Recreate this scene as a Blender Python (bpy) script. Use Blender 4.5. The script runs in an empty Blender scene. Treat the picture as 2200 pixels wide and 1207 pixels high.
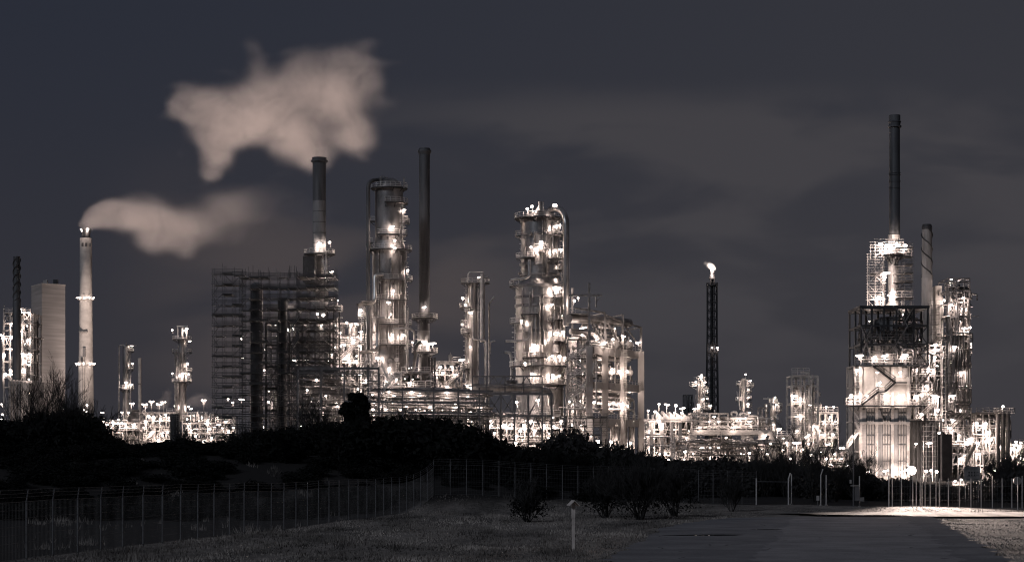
import bpy, math, random
import numpy as np
from mathutils import Vector, Matrix
D = bpy.data
SC = bpy.context.scene
COL = SC.collection
rnd = random.Random(7)
PI = math.pi
R = math.radians

# ---------------------------------------------------------------- camera, exposure
F = 4300.0           # focal length in pixels of the 2200 px wide photograph
CAMZ = 3.2           # eye height
HOR = 1000.0         # horizon row of the photograph
cd = D.cameras.new('camera'); cam = D.objects.new('camera', cd); COL.objects.link(cam)
cam.location = (0, 0, CAMZ); cam.rotation_euler = (R(90), 0, 0)
cd.sensor_width = 36; cd.lens = F / 2200 * 36
cd.shift_y = (HOR - 603.5) / 2200
cd.clip_start = 0.5; cd.clip_end = 20000
SC.camera = cam
SC.view_settings.view_transform = 'Standard'
SC.view_settings.look = 'None'
SC.view_settings.exposure = 0
SC.view_settings.gamma = 1
cy = SC.cycles
cy.use_denoising = True
cy.max_bounces = 5; cy.diffuse_bounces = 2; cy.glossy_bounces = 2; cy.transmission_bounces = 2
cy.volume_bounces = 2; cy.transparent_max_bounces = 16
cy.sample_clamp_indirect = 3.0
cy.volume_max_steps = 256
cy.use_light_tree = True
cy.use_adaptive_sampling = False
cy.sample_clamp_direct = 40
cy.filter_width = 1.15
cy.caustics_reflective = False; cy.caustics_refractive = False

# ---------------------------------------------------------------- night sky
def nd(nt, t, **kw):
    n = nt.nodes.new(t)
    for k, v in kw.items():
        if k in n.inputs: n.inputs[k].default_value = v
        else: setattr(n, k, v)
    return n
def mth(nt, op, a, b=None, c=None):
    n = nt.nodes.new('ShaderNodeMath'); n.operation = op
    for i, v in enumerate((a, b, c)):
        if v is None: continue
        if hasattr(v, 'links'): nt.links.new(v, n.inputs[i])
        else: n.inputs[i].default_value = v
    return n.outputs[0]
def mixc(nt, f, a, b):
    n = nt.nodes.new('ShaderNodeMix'); n.data_type = 'RGBA'
    for s, v in ((n.inputs[0], f), (n.inputs[6], a), (n.inputs[7], b)):
        if hasattr(v, 'links'): nt.links.new(v, s)
        else: s.default_value = v if not isinstance(v, tuple) else (*v, 1)
    return n.outputs[2]
def sm(nt, v, a, b, lo=0.0, hi=1.0):
    n = nt.nodes.new('ShaderNodeMapRange'); n.interpolation_type = 'SMOOTHSTEP'
    nt.links.new(v, n.inputs[0])
    for i, x in zip((1, 2, 3, 4), (a, b, lo, hi)): n.inputs[i].default_value = x
    return n.outputs[0]

W = D.worlds.new('World'); SC.world = W; W.use_nodes = True
nt = W.node_tree; nt.nodes.clear()
tc = nd(nt, 'ShaderNodeTexCoord')
sep = nd(nt, 'ShaderNodeSeparateXYZ'); nt.links.new(tc.outputs['Generated'], sep.inputs[0])
X_, Y_, Z_ = sep.outputs
# azimuth and elevation as tangents about north (+Y); these are directions in the sky, not picture positions
ym = mth(nt, 'MAXIMUM', mth(nt, 'ABSOLUTE', Y_), 0.02)
az = mth(nt, 'DIVIDE', X_, ym); el = mth(nt, 'DIVIDE', Z_, ym)
top = mixc(nt, sm(nt, az, -0.30, 0.34), (0.0225, 0.0262, 0.0390), (0.0350, 0.0360, 0.0450))
low = mixc(nt, sm(nt, az, -0.30, 0.30), (0.0360, 0.0345, 0.0415), (0.0490, 0.0465, 0.0530))
g = mixc(nt, sm(nt, el, 0.26, -0.02), top, low)
# faint long streaks of cloud, lit by the town
cmb = nd(nt, 'ShaderNodeCombineXYZ'); nt.links.new(az, cmb.inputs[0]); nt.links.new(el, cmb.inputs[1])
def cloudn(sx, sy, det, off):
    mp = nd(nt, 'ShaderNodeMapping'); nt.links.new(cmb.outputs[0], mp.inputs[0])
    mp.inputs['Scale'].default_value = (sx, sy, 1); mp.inputs['Location'].default_value = off
    mp.inputs['Rotation'].default_value = (0, 0, R(5))
    n = nd(nt, 'ShaderNodeTexNoise', Scale=1.0, Detail=det, Roughness=0.42, Distortion=0.6)
    nt.links.new(mp.outputs[0], n.inputs['Vector']); return n.outputs['Fac']
c1 = cloudn(7, 24, 3, (3.1, 0.4, 0)); c2 = cloudn(16, 42, 4, (0.3, 5.0, 0))
c = mth(nt, 'ADD', mth(nt, 'MULTIPLY', c1, 0.7), mth(nt, 'MULTIPLY', c2, 0.3))
ca = sm(nt, c, 0.41, 0.57)
band = mth(nt, 'MULTIPLY', sm(nt, el, 0.196, 0.172), sm(nt, el, 0.0, 0.09))
band = mth(nt, 'MULTIPLY', band, sm(nt, az, -0.14, 0.05))
g = mixc(nt, mth(nt, 'MULTIPLY', mth(nt, 'MULTIPLY', ca, band), 0.85), g, (0.0570, 0.0540, 0.0605))
# low brown murk behind the stacks on the left
b2 = mth(nt, 'MULTIPLY', sm(nt, el, 0.175, 0.10), mth(nt, 'MULTIPLY', sm(nt, az, -0.22, -0.12), sm(nt, az, 0.03, -0.04)))
g = mixc(nt, mth(nt, 'MULTIPLY', mth(nt, 'MULTIPLY', sm(nt, c1, 0.34, 0.62), b2), 0.75), g, (0.0740, 0.0620, 0.0630))
bg = nd(nt, 'ShaderNodeBackground', Strength=1.0)
nt.links.new(g, bg.inputs[0])
wo = nd(nt, 'ShaderNodeOutputWorld'); nt.links.new(bg.outputs[0], wo.inputs[0])

# dim sun added to lift the foreground, from behind the camera's left shoulder
sd = D.lights.new('fill_sun', 'SUN'); sd.energy = 0.60; sd.angle = R(8); sd.color = (0.80, 0.87, 1.0)
so = D.objects.new('fill_sun', sd); COL.objects.link(so)
so.rotation_euler = Vector((0.75, 1.0, -0.75)).to_track_quat('-Z', 'Y').to_euler()
LAMPCOL = (1.0, 0.80, 0.70)

# ---------------------------------------------------------------- helpers
def P(px, py, Y):
    return Vector(((px - 1100) / F * Y, Y, CAMZ + (HOR - py) / F * Y))
def PX(px, Y): return (px - 1100) / F * Y
def PZ(py, Y): return CAMZ + (HOR - py) / F * Y

class MB:
    """collects shapes in world coordinates; build() links them as one mesh object"""
    def __init__(s): s.V = []; s.Q = []; s.S = []; s.n = 0; s.bars = []
    def add(s, v, q, smooth=False):
        v = np.asarray(v, float); q = np.asarray(q, int)
        s.V.append(v); s.Q.append(q + s.n); s.S.append(np.full(len(q), smooth)); s.n += len(v)
    def box(s, c, size, rot=0.0):
        x, y, z = (a / 2 for a in size)
        v = np.array([(-x,-y,-z),(x,-y,-z),(x,y,-z),(-x,y,-z),(-x,-y,z),(x,-y,z),(x,y,z),(-x,y,z)])
        if rot:
            ca, sa = math.cos(rot), math.sin(rot)
            v = np.stack([v[:,0]*ca - v[:,1]*sa, v[:,0]*sa + v[:,1]*ca, v[:,2]], 1)
        s.add(v + np.asarray(c, float), [(0,3,2,1),(4,5,6,7),(0,1,5,4),(1,2,6,5),(2,3,7,6),(3,0,4,7)])
    def span(s, a, b):
        a = np.asarray(a, float); b = np.asarray(b, float)
        s.box((a + b) / 2, np.abs(b - a))
    def bar(s, p, q, w=0.1, h=None):
        s.bars.append((p[0],p[1],p[2],q[0],q[1],q[2], w, h or w))
    def _flush(s):
        if not s.bars: return
        a = np.array(s.bars); s.bars = []
        p, q, w, h = a[:,0:3], a[:,3:6], a[:,6], a[:,7]
        d = q - p; L = np.linalg.norm(d, axis=1); L[L == 0] = 1; d = d / L[:,None]
        up = np.tile([0, 0, 1.0], (len(a), 1)); up[np.abs(d[:,2]) > 0.95] = (0, 1.0, 0)
        sx = np.cross(d, up); sx /= np.linalg.norm(sx, axis=1)[:,None]
        sy = np.cross(sx, d)
        V = np.zeros((len(a), 8, 3))
        k = 0
        for e in (p, q):
            for (u, v) in ((-1,-1),(1,-1),(1,1),(-1,1)):
                V[:,k] = e + sx * (u * w / 2)[:,None] + sy * (v * h / 2)[:,None]; k += 1
        f = np.array([(0,1,2,3),(4,7,6,5),(0,4,5,1),(1,5,6,2),(2,6,7,3),(3,7,4,0)])
        Q = (np.arange(len(a)) * 8)[:,None,None] + f[None]
        s.add(V.reshape(-1, 3), Q.reshape(-1, 4))
    def tube(s, pts, r, n=8, caps=True, bend=0.0, smooth=True):
        pts = [Vector(p) for p in pts]
        if bend > 0 and len(pts) > 2:
            o = [pts[0]]
            for i in range(1, len(pts) - 1):
                a, b, c = pts[i-1], pts[i], pts[i+1]
                l = min(bend, (a-b).length * 0.49, (c-b).length * 0.49)
                p0 = b + (a-b).normalized() * l; p1 = b + (c-b).normalized() * l
                for k in range(6):
                    t = k / 5
                    o.append(p0 * (1-t)**2 + b * 2*t*(1-t) + p1 * t*t)
            o.append(pts[-1]); pts = o
        rs = r if isinstance(r, (list, tuple)) else [r] * len(pts)
        if len(rs) != len(pts): rs = list(np.interp(np.linspace(0, 1, len(pts)), np.linspace(0, 1, len(rs)), rs))
        N = len(pts); P_ = np.array([tuple(p) for p in pts])
        T = np.zeros_like(P_)
        T[1:-1] = P_[2:] - P_[:-2]; T[0] = P_[1] - P_[0]; T[-1] = P_[-1] - P_[-2]
        T /= np.maximum(np.linalg.norm(T, axis=1), 1e-9)[:,None]
        ref = np.array([0, 0, 1.0]) if abs(T[0][2]) < 0.9 else np.array([0, 1.0, 0])
        u = np.cross(T[0], ref); u /= np.linalg.norm(u)
        an = np.linspace(0, 2*PI, n, endpoint=False)
        V = []
        for i in range(N):
            u = u - T[i] * np.dot(u, T[i]); u /= max(np.linalg.norm(u), 1e-9)
            v = np.cross(T[i], u)
            V.append(P_[i] + rs[i] * (np.cos(an)[:,None] * u + np.sin(an)[:,None] * v))
        V = np.concatenate(V)
        Q = [(i*n+j, i*n+(j+1) % n, (i+1)*n+(j+1) % n, (i+1)*n+j) for i in range(N-1) for j in range(n)]
        s.add(V, Q, smooth)
        if caps:
            for i, rev in ((0, True), (N-1, False)):
                ring = V[i*n:(i+1)*n]; c = ring.mean(0)
                q = [(0, 1+j, 1+(j+1) % n, 0) for j in range(n)]
                s.add(np.concatenate([[c], ring]), q)
    def cyl(s, p, q, r, n=12, r2=None, caps=True):
        s.tube([p, q], [r, r if r2 is None else r2], n, caps)
    def lathe(s, cx, cy_, prof, n=24, smooth=False):
        """profile of (r, z); each step is its own crease unless smooth"""
        an = np.linspace(0, 2*PI, n, endpoint=False); c, si = np.cos(an), np.sin(an)
        rings = [np.stack([cx + r*c, cy_ + r*si, np.full(n, z)], 1) for r, z in prof]
        if smooth:
            Q = [(i*n+j, i*n+(j+1) % n, (i+1)*n+(j+1) % n, (i+1)*n+j) for i in range(len(prof)-1) for j in range(n)]
            s.add(np.concatenate(rings), Q, True)
        else:
            Q = [(j, (j+1) % n, n+(j+1) % n, n+j) for j in range(n)]
            for i in range(len(prof)-1):
                if prof[i] == prof[i+1]: continue
                s.add(np.concatenate([rings[i], rings[i+1]]), Q, True)
    def ell(s, c, r, n=16, m=8, axis='z'):
        V = []; 
        for i in range(m+1):
            t = PI * i / m
            for j in range(n):
                a = 2*PI*j/n
                p = (math.sin(t)*math.cos(a), math.sin(t)*math.sin(a), -math.cos(t))
                if axis == 'x': p = (p[2], p[1], p[0])
                if axis == 'y': p = (p[0], p[2], p[1])
                V.append((c[0]+p[0]*r[0], c[1]+p[1]*r[1], c[2]+p[2]*r[2]))
        Q = [(i*n+j, i*n+(j+1) % n, (i+1)*n+(j+1) % n, (i+1)*n+j) for i in range(m) for j in range(n)]
        s.add(V, Q, True)
    def deck(s, cx, cy_, z, r0, r1, a0, a1, th=0.2):
        k = max(2, int(abs(a1-a0) / R(15)) + 1)
        an = np.linspace(a0, a1, k); V = []
        for a in an:
            for r, zz in ((r0, z-th), (r1, z-th), (r1, z), (r0, z)):
                V.append((cx + r*math.cos(a), cy_ + r*math.sin(a), zz))
        Q = []
        for i in range(k-1):
            for j in range(4): Q.append((i*4+j, i*4+(j+1) % 4, (i+1)*4+(j+1) % 4, (i+1)*4+j))
        Q += [(0,1,2,3), ((k-1)*4+3, (k-1)*4+2, (k-1)*4+1, (k-1)*4)]
        s.add(V, Q)
    def railarc(s, cx, cy_, z, r, a0, a1, w=0.09, h=1.15):
        k = max(3, int(abs(a1-a0) * r / 1.3) + 1)
        pr = None
        for a in np.linspace(a0, a1, k):
            p = (cx + r*math.cos(a), cy_ + r*math.sin(a))
            s.bar((p[0], p[1], z), (p[0], p[1], z+h), w)
            if pr:
                for q in (h, h*0.52, 0.12): s.bar((pr[0], pr[1], z+q), (p[0], p[1], z+q), w)
            pr = p
    def rail(s, p, q, w=0.09, h=1.15, step=1.6):
        p = Vector(p); q = Vector(q); L = (q-p).length; k = max(1, int(L/step + .5))
        up = Vector((0, 0, 1))
        for i in range(k+1):
            t = p.lerp(q, i/k); s.bar(t, t + up*h, w)
        for f in (h, h*0.52, 0.12): s.bar(p + up*f, q + up*f, w)
    def railrect(s, x0, y0, x1, y1, z, w=0.09, h=1.15):
        for a, b in (((x0,y0),(x1,y0)), ((x1,y0),(x1,y1)), ((x1,y1),(x0,y1)), ((x0,y1),(x0,y0))):
            s.rail((a[0], a[1], z), (b[0], b[1], z), w, h)
    def ladder(s, x, y, z0, z1, wd=0.7, w=0.08, cage=True, dx=1, dy=0):
        for k in (-1, 1): s.bar((x+dx*k*wd/2, y+dy*k*wd/2, z0), (x+dx*k*wd/2, y+dy*k*wd/2, z1), w)
        z = z0 + .3
        while z < z1:
            s.bar((x-dx*wd/2, y-dy*wd/2, z), (x+dx*wd/2, y+dy*wd/2, z), w*.8); z += .6
        if cage:
            z = z0 + 2.2
            while z < z1:
                pts = [(x + dx*wd*.6*math.cos(a) + dy*wd*math.sin(a), y - dx*wd*math.sin(a) + dy*wd*.6*math.cos(a), z) for a in np.linspace(0, PI, 5)]
                for a, b in zip(pts, pts[1:]): s.bar(a, b, w*.8)
                z += 1.2
    def stair(s, p, q, wd=1.0, w=0.12, rails=True):
        """flight between two points; runs in the plane of p-q"""
        p = Vector(p); q = Vector(q); d = (q-p); hd = Vector((d.x, d.y, 0)); L = hd.length
        n = Vector((-hd.y, hd.x, 0)).normalized() * wd/2 if L > 0 else Vector((0, wd/2, 0))
        for sgn in (-1, 1):
            s.bar(p + n*sgn, q + n*sgn, w, w*2.2)
            if rails:
                u = Vector((0,0,1.1)); s.bar(p+n*sgn+u, q+n*sgn+u, .08); s.bar(p+n*sgn+u*.5, q+n*sgn+u*.5, .07)
                k = max(1, int(L/1.5))
                for i in range(k+1):
                    t = p.lerp(q, i/k) + n*sgn; s.bar(t, t+u, .07)
        k = max(2, int(abs(d.z)/0.3))
        for i in range(k+1):
            t = p.lerp(q, i/k); s.bar(t - n, t + n, .28, .05)
    def build(s, name, mat, parent=None, loc=None, label=None):
        s._flush()
        if not s.V: return None
        V = np.concatenate(s.V); Q = np.concatenate(s.Q); S = np.concatenate(s.S)
        off = np.array(loc if loc is not None else (parent_off(parent) if parent else (0, 0, 0)), float)
        me = D.meshes.new(name)
        tri = Q[:,3] == Q[:,0]
        cnt = np.where(tri, 3, 4)
        me.vertices.add(len(V)); me.vertices.foreach_set('co', (V - off).astype(np.float32).ravel())
        mask = np.ones(Q.shape, bool); mask[tri, 3] = False
        lv = Q[mask]
        me.loops.add(len(lv)); me.loops.foreach_set('vertex_index', lv.astype(np.int32))
        me.polygons.add(len(Q))
        st = np.concatenate([[0], np.cumsum(cnt)[:-1]])
        me.polygons.foreach_set('loop_start', st.astype(np.int32))
        me.polygons.foreach_set('loop_total', cnt.astype(np.int32))
        me.update(calc_edges=True); me.validate()
        if len(me.polygons) == len(S): me.polygons.foreach_set('use_smooth', S)
        me.materials.append(mat)
        o = D.objects.new(name, me); COL.objects.link(o)
        if parent is not None: o.parent = parent
        else: o.location = off
        if label: o['label'] = label
        return o
def parent_off(o):
    v = Vector((0, 0, 0))
    while o is not None: v = v + o.location; o = o.parent
    return tuple(v)
def tag(o, label=None, cat=None, group=None, kind=None):
    if label: o['label'] = label
    if cat: o['category'] = cat
    if group: o['group'] = group
    if kind: o['kind'] = kind
    return o

# ---------------------------------------------------------------- materials
def mat(name, col, rough=0.6, metal=0.0, var=0.25, scale=1.2, bump=0.0, stretch=(1,1,1), detail=5, spec=0.5, lo=None):
    m = D.materials.new(name); m.use_nodes = True; nt = m.node_tree
    b = nt.nodes['Principled BSDF']
    b.inputs['Roughness'].default_value = rough; b.inputs['Metallic'].default_value = metal
    b.inputs['Specular IOR Level'].default_value = spec
    tc = nd(nt, 'ShaderNodeTexCoord'); mp = nd(nt, 'ShaderNodeMapping'); nt.links.new(tc.outputs['Object'], mp.inputs[0])
    mp.inputs['Scale'].default_value = stretch
    n = nd(nt, 'ShaderNodeTexNoise', Scale=scale, Detail=detail, Roughness=0.6); nt.links.new(mp.outputs[0], n.inputs['Vector'])
    c0 = lo or tuple(x*(1-var) for x in col); c1 = tuple(min(1, x*(1+var*.6)) for x in col)
    o = mixc(nt, sm(nt, n.outputs['Fac'], 0.3, 0.7), c0, c1)
    nt.links.new(o, b.inputs['Base Color'])
    if bump:
        bp = nd(nt, 'ShaderNodeBump', Strength=bump, Distance=0.1); nt.links.new(n.outputs['Fac'], bp.inputs['Height'])
        nt.links.new(bp.outputs[0], b.inputs['Normal'])
    return m
M = {}
M['clad'] = mat('aluminium_cladding', (0.56, 0.53, 0.51), 0.30, 0.9, 0.5, 0.45, 0.12, (1, 1, .3))
M['clad_dull'] = mat('dull_cladding', (0.27, 0.255, 0.25), 0.45, 0.5, 0.5, 0.35, 0.05, (1, 1, .5))
M['pale'] = mat('pale_paint', (0.40, 0.375, 0.36), 0.5, 0.0, 0.4, 0.8)
M['pipe'] = mat('pipe_lagging', (0.33, 0.31, 0.30), 0.38, 0.5, 0.5, 0.7)
M['steel'] = mat('weathered_steel', (0.20, 0.19, 0.185), 0.6, 0.2, 0.5, 0.9)
M['rail'] = mat('galvanised_rail', (0.58, 0.55, 0.53), 0.5, 0.3, 0.2, 1.0)
M['dark'] = mat('dark_steel', (0.035, 0.035, 0.038), 0.6, 0.1, 0.3, 0.8)
M['mid'] = mat('grey_steel', (0.12, 0.117, 0.12), 0.6, 0.1, 0.3, 0.8)
M['conc'] = mat('concrete', (0.34, 0.32, 0.305), 0.85, 0.0, 0.18, 0.3, 0.1, (1, 1, 1.4))
M['precast'] = mat('precast_concrete', (0.38, 0.355, 0.34), 0.85, 0.0, 0.15, 0.3, 0.1)
M['concdark'] = mat('weathered_concrete', (0.27, 0.255, 0.25), 0.9, 0.0, 0.2, 0.22, 0.3, (.25, .25, 4))
M['stackdark'] = mat('sooty_stack_paint', (0.095, 0.095, 0.10), 0.55, 0.1, 0.6, 0.5, 0, (1, 1, .12))
M['stackgrey'] = mat('grey_stack_paint', (0.22, 0.215, 0.215), 0.55, 0.1, 0.55, 0.5, 0, (1, 1, .15))
M['wood'] = mat('weathered_wood', (0.62, 0.55, 0.50), 0.8, 0, 0.3, 6, 0.2, (1, 1, .2))
M['plank'] = mat('scaffold_plank', (0.055, 0.052, 0.05), 0.85, 0, 0.4, 2)
M['tubes'] = mat('scaffold_tube', (0.085, 0.083, 0.085), 0.45, 0.5, 0.3, 1)
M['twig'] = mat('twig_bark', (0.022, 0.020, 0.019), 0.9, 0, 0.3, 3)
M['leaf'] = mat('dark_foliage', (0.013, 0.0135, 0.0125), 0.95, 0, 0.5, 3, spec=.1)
def emis(name, col, s):
    m = D.materials.new(name); m.use_nodes = True; nt = m.node_tree; nt.nodes.clear()
    e = nd(nt, 'ShaderNodeEmission', Strength=s); e.inputs[0].default_value = (*col, 1)
    o = nd(nt, 'ShaderNodeOutputMaterial'); nt.links.new(e.outputs[0], o.inputs[0]); return m
M['glow'] = emis('lamp_glass', (1, .86, .78), 14.0); M['glow'].cycles.emission_sampling = 'NONE'   # the lamp's own point light does the lighting
M['flame'] = emis('gas_flame', (1, .86, .78), 9.0)

# ---------------------------------------------------------------- lamps (housing with glass, and the light it gives)
def lamp_meshes():
    h = MB(); h.tube([(0, .05, .20), (0, .05, .34)], [.30, .12], 10); h.box((0, .38, .27), (.07, .5, .06)); h.bar((0, .62, .30), (0, .62, -1.0), .07)
    ho = h.build('lamp', M['mid']); hm = ho.data; D.objects.remove(ho)
    g_ = MB(); g_.ell((0, 0, 0.02), (.29, .27, .24), 14, 8)
    go = g_.build('glass', M['glow']); gm = go.data; D.objects.remove(go)
    return hm, gm
LM, GM = lamp_meshes()
LIGHTS = {}
NL = [0]
def light_data(p, r=0.15):
    k = (round(p/20)*20, r)
    if k not in LIGHTS:
        l = D.lights.new('lamp_light', 'POINT'); l.energy = k[0] or 10; l.color = LAMPCOL; l.shadow_soft_size = r
        LIGHTS[k] = l
    return LIGHTS[k]
LR = random.Random(77)
LG = 0.92
def put_lamp(root, pos, p=500, s=1.0, lit=True, rz=0.0):
    s = s * (0.72 + min(p, 1800)/1700); p = p * LG * LR.choice([.7, .85, 1, 1, 1.15, 1.3])
    off = Vector(parent_off(root))
    o = D.objects.new('lamp', LM); COL.objects.link(o); o.parent = root; o.location = Vector(pos) - off
    s *= LR.uniform(.72, 1.22)
    o.scale = (s*1.9, s*.9, s*.62) if LR.random() < .26 else (s, s, s); o.rotation_euler = (0, LR.uniform(-.25, .25), rz)
    g_ = D.objects.new('glass', GM); COL.objects.link(g_); g_.parent = o
    if lit:
        l = D.objects.new('lamp_light', light_data(p)); COL.objects.link(l); l.parent = o
        l.location = (0, -0.12, -0.52); NL[0] += 1
    return o
def spot(root, pos, target, p, ang, blend=0.6, r=0.4, name='flood_or_fill_beam'):  # used for floodlights and for added fill spots
    off = Vector(parent_off(root))
    l = D.lights.new(name, 'SPOT'); l.energy = p; l.color = LAMPCOL; l.spot_size = R(ang); l.spot_blend = blend; l.shadow_soft_size = r
    o = D.objects.new(name, l); COL.objects.link(o); o.parent = root
    o.location = Vector(pos) - off
    o.rotation_euler = (Vector(target) - Vector(pos)).to_track_quat('-Z', 'Y').to_euler()
    return o

class Thing:
    def __init__(s, name, label, cat, px, Y, group=None, z=0.0):
        s.Y = Y
        s.root = D.objects.new(name, None); COL.objects.link(s.root)
        s.root.empty_display_size = 1
        s.root.location = (PX(px, Y), Y, z)
        tag(s.root, label, cat, group)
        s.s = Y / F
    def ctr(s, px, Yc):
        s.zY = Yc; s.s = Yc / F; return PX(px, Yc), Yc
    zY = None
    def x(s, px, dy=0): return PX(px, s.Y + dy)
    def z(s, py, dy=0): return PZ(py, (s.zY or s.Y) + dy)
    def p(s, px, py, dy=0): return P(px, py, s.Y + dy)
    def part(s, name, mb, mat_, label=None, parent=None): return mb.build(name, M[mat_], parent or s.root, label=label)
    surf = None
    def lamp(s, px, py, dy=0, p=500, sc=1.0, lit=True):
        if s.surf:                      # stand the lamp just off the round shell it hangs on
            for cx, cyy, za, zb, r in s.surf:
                z = s.z(py)
                if za - 1 <= z <= zb + 4:
                    q = abs(s.x(px) - cx)
                    dy = cyy - s.Y - (math.sqrt(r*r - q*q) + 1.8 if q < r else max(.3, 1.8 - (q-r)))
                    break
        return put_lamp(s.root, s.p(px, py, dy), p, sc, lit)
    def lamps(s, L, dy=0, p=500, sc=1.0):
        for q in L:
            s.lamp(q[0], q[1], q[2] if len(q) > 2 else dy, q[3] if len(q) > 3 else p, sc)
# ---------------------------------------------------------------- steam
def steam(name, label, Y, blobs, dens, warp, nscale, soft, seed, stretch=(1,1,1), group=None, aniso=0.0, rate=1.0, thin=0.0):
    """steam as a real volume: puffs merged into one closed hull, density falling off inside it"""
    cs = [(P(b[0], b[1], Y + (b[4] if len(b) > 4 else 0)), b[2]*Y/F, b[3]*Y/F, (b[5] if len(b) > 5 else 1.0)) for b in blobs]
    c0 = sum((c for c, *_ in cs), Vector()) / len(cs)
    mb = MB()
    for c, rx, rz, w in cs:
        k = 1.28
        mb.ell(c, (rx*k+warp*.5, (rx+rz)*.45*k+warp*.4, rz*k+warp*.5), 16, 10)
    m = D.materials.new(name + '_vapour'); m.use_nodes = True; nt = m.node_tree; nt.nodes.clear()
    geo = nd(nt, 'ShaderNodeNewGeometry')
    def wn(sc, amp, off):
        mp = nd(nt, 'ShaderNodeMapping'); nt.links.new(geo.outputs['Position'], mp.inputs[0])
        mp.inputs['Location'].default_value = off; mp.inputs['Scale'].default_value = stretch
        n = nd(nt, 'ShaderNodeTexNoise', Scale=sc, Detail=4.0, Roughness=0.55); nt.links.new(mp.outputs[0], n.inputs['Vector'])
        sub = nd(nt, 'ShaderNodeVectorMath', operation='SUBTRACT'); nt.links.new(n.outputs['Color'], sub.inputs[0]); sub.inputs[1].default_value = (.5, .5, .5)
        mul = nd(nt, 'ShaderNodeVectorMath', operation='SCALE'); nt.links.new(sub.outputs[0], mul.inputs[0]); mul.inputs['Scale'].default_value = amp
        return mul.outputs[0], n.outputs['Fac']
    wv, wf = wn(nscale, warp*2.4, (seed*13.1, seed*7.7, seed*3.3))
    ad = nd(nt, 'ShaderNodeVectorMath', operation='ADD'); nt.links.new(geo.outputs['Position'], ad.inputs[0]); nt.links.new(wv, ad.inputs[1])
    acc = None
    for c, rx, rz, w in cs:
        sb = nd(nt, 'ShaderNodeVectorMath', operation='SUBTRACT'); nt.links.new(ad.outputs[0], sb.inputs[0]); sb.inputs[1].default_value = c
        dv = nd(nt, 'ShaderNodeVectorMath', operation='DIVIDE'); nt.links.new(sb.outputs[0], dv.inputs[0]); dv.inputs[1].default_value = (rx, (rx+rz)*.45, rz)
        ln = nd(nt, 'ShaderNodeVectorMath', operation='LENGTH'); nt.links.new(dv.outputs[0], ln.inputs[0])
        f = mth(nt, 'MULTIPLY', sm(nt, ln.outputs['Value'], 1.05, 0.0), w)
        acc = f if acc is None else mth(nt, 'ADD', acc, f)
    fine = nd(nt, 'ShaderNodeTexNoise', Scale=nscale*3.0, Detail=6.0, Roughness=0.68, Distortion=.5); nt.links.new(ad.outputs[0], fine.inputs['Vector'])
    acc = mth(nt, 'SUBTRACT', acc, mth(nt, 'MULTIPLY', fine.outputs['Fac'], 0.50))
    acc = sm(nt, acc, -0.20, 0.35 + soft*.5)
    acc = mth(nt, 'MULTIPLY', acc, acc)
    dn = mth(nt, 'MULTIPLY', acc, sm(nt, fine.outputs['Fac'], 0.30, 0.62, thin, 1.0))
    dn = mth(nt, 'MULTIPLY', dn, dens)
    pv = nd(nt, 'ShaderNodeVolumePrincipled'); pv.inputs['Color'].default_value = (1, .93, .90, 1); pv.inputs['Anisotropy'].default_value = aniso
    nt.links.new(dn, pv.inputs['Density'])
    out = nd(nt, 'ShaderNodeOutputMaterial'); nt.links.new(pv.outputs[0], out.inputs['Volume'])
    m.cycles.volume_sampling = 'EQUIANGULAR' if False else 'DISTANCE'
    o = mb.build(name, m, loc=tuple(c0))
    rm = o.modifiers.new('merge', 'REMESH'); rm.mode = 'VOXEL'; rm.voxel_size = max(1.5, warp*.35)
    dg = bpy.context.evaluated_depsgraph_get(); me = D.meshes.new_from_object(o.evaluated_get(dg)); o.modifiers.clear(); o.data = me
    tag(o, label, 'steam', group, 'stuff')
    print('STEAM', name, len(me.polygons), o.dimensions, o.location)
    return o
steam('steam_cloud', 'large pale steam cloud drifting high above the scaffolded tower and round stack', 1000, [
    (415,215,88,58), (395,240,60,44), (450,270,84,72), (488,308,70,66), (474,350,60,58), (460,385,42,36,0,.8), (520,280,70,56), (505,225,105,80), (545,120,42,72,0,.6), (590,190,115,92), (605,270,125,76), (650,320,98,78),
    (690,195,115,92), (750,230,102,136), (768,300,76,68), (765,125,76,62,0,.9), (690,355,56,50,0,.8), (380,225,54,34,0,.6), (810,170,62,68,0,.7), (700,125,70,54,0,.6), (640,130,60,50,0,.5),
    (352,255,46,20,0,.4), (365,190,56,18,0,.38), (845,225,46,34,0,.45), (845,130,60,20,0,.35), (525,88,46,26,0,.35), (806,92,46,24,0,.45), (420,408,50,16,0,.3), (600,385,70,18,0,.3), (790,345,46,22,0,.4), (610,110,70,16,0,.3), (480,150,60,20,0,.35), (395,330,34,30,0,.35)],
    0.050, 7.0, 0.024, 0.9, 3, (1, 1, .75), thin=.35)
steam('steam_plume', 'steam plume blowing right from the top of the pale round chimney', 895, [
    (186,483,22,20,0,1.6), (196,472,34,32,0,1.6), (215,462,52,46,0,1.4), (250,462,66,48), (300,468,86,60,0,.9), (350,478,95,64,0,.8), (410,500,90,64,0,.6), (335,522,62,38,0,.7), (400,535,50,34,0,.5),
    (470,480,130,80,0,.42), (570,450,150,90,0,.30), (660,470,140,84,0,.24), (470,410,120,70,0,.26), (590,400,130,60,0,.24), (480,440,140,70,0,.3), (300,420,110,30,0,.3), (520,520,90,40,0,.25), (730,440,110,70,0,.18)],
    0.075, 6.0, 0.022, 1.1, 5, (.55, 1, 1.25), thin=.45)
steam('steam_cloud', 'low wisp of steam behind the pale tank between the two slim columns', 905, [(345,866,32,24),(358,848,18,22),(322,872,34,14,0,.7)], 0.10, 2.5, 0.06, .9, 8, thin=.4)
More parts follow.
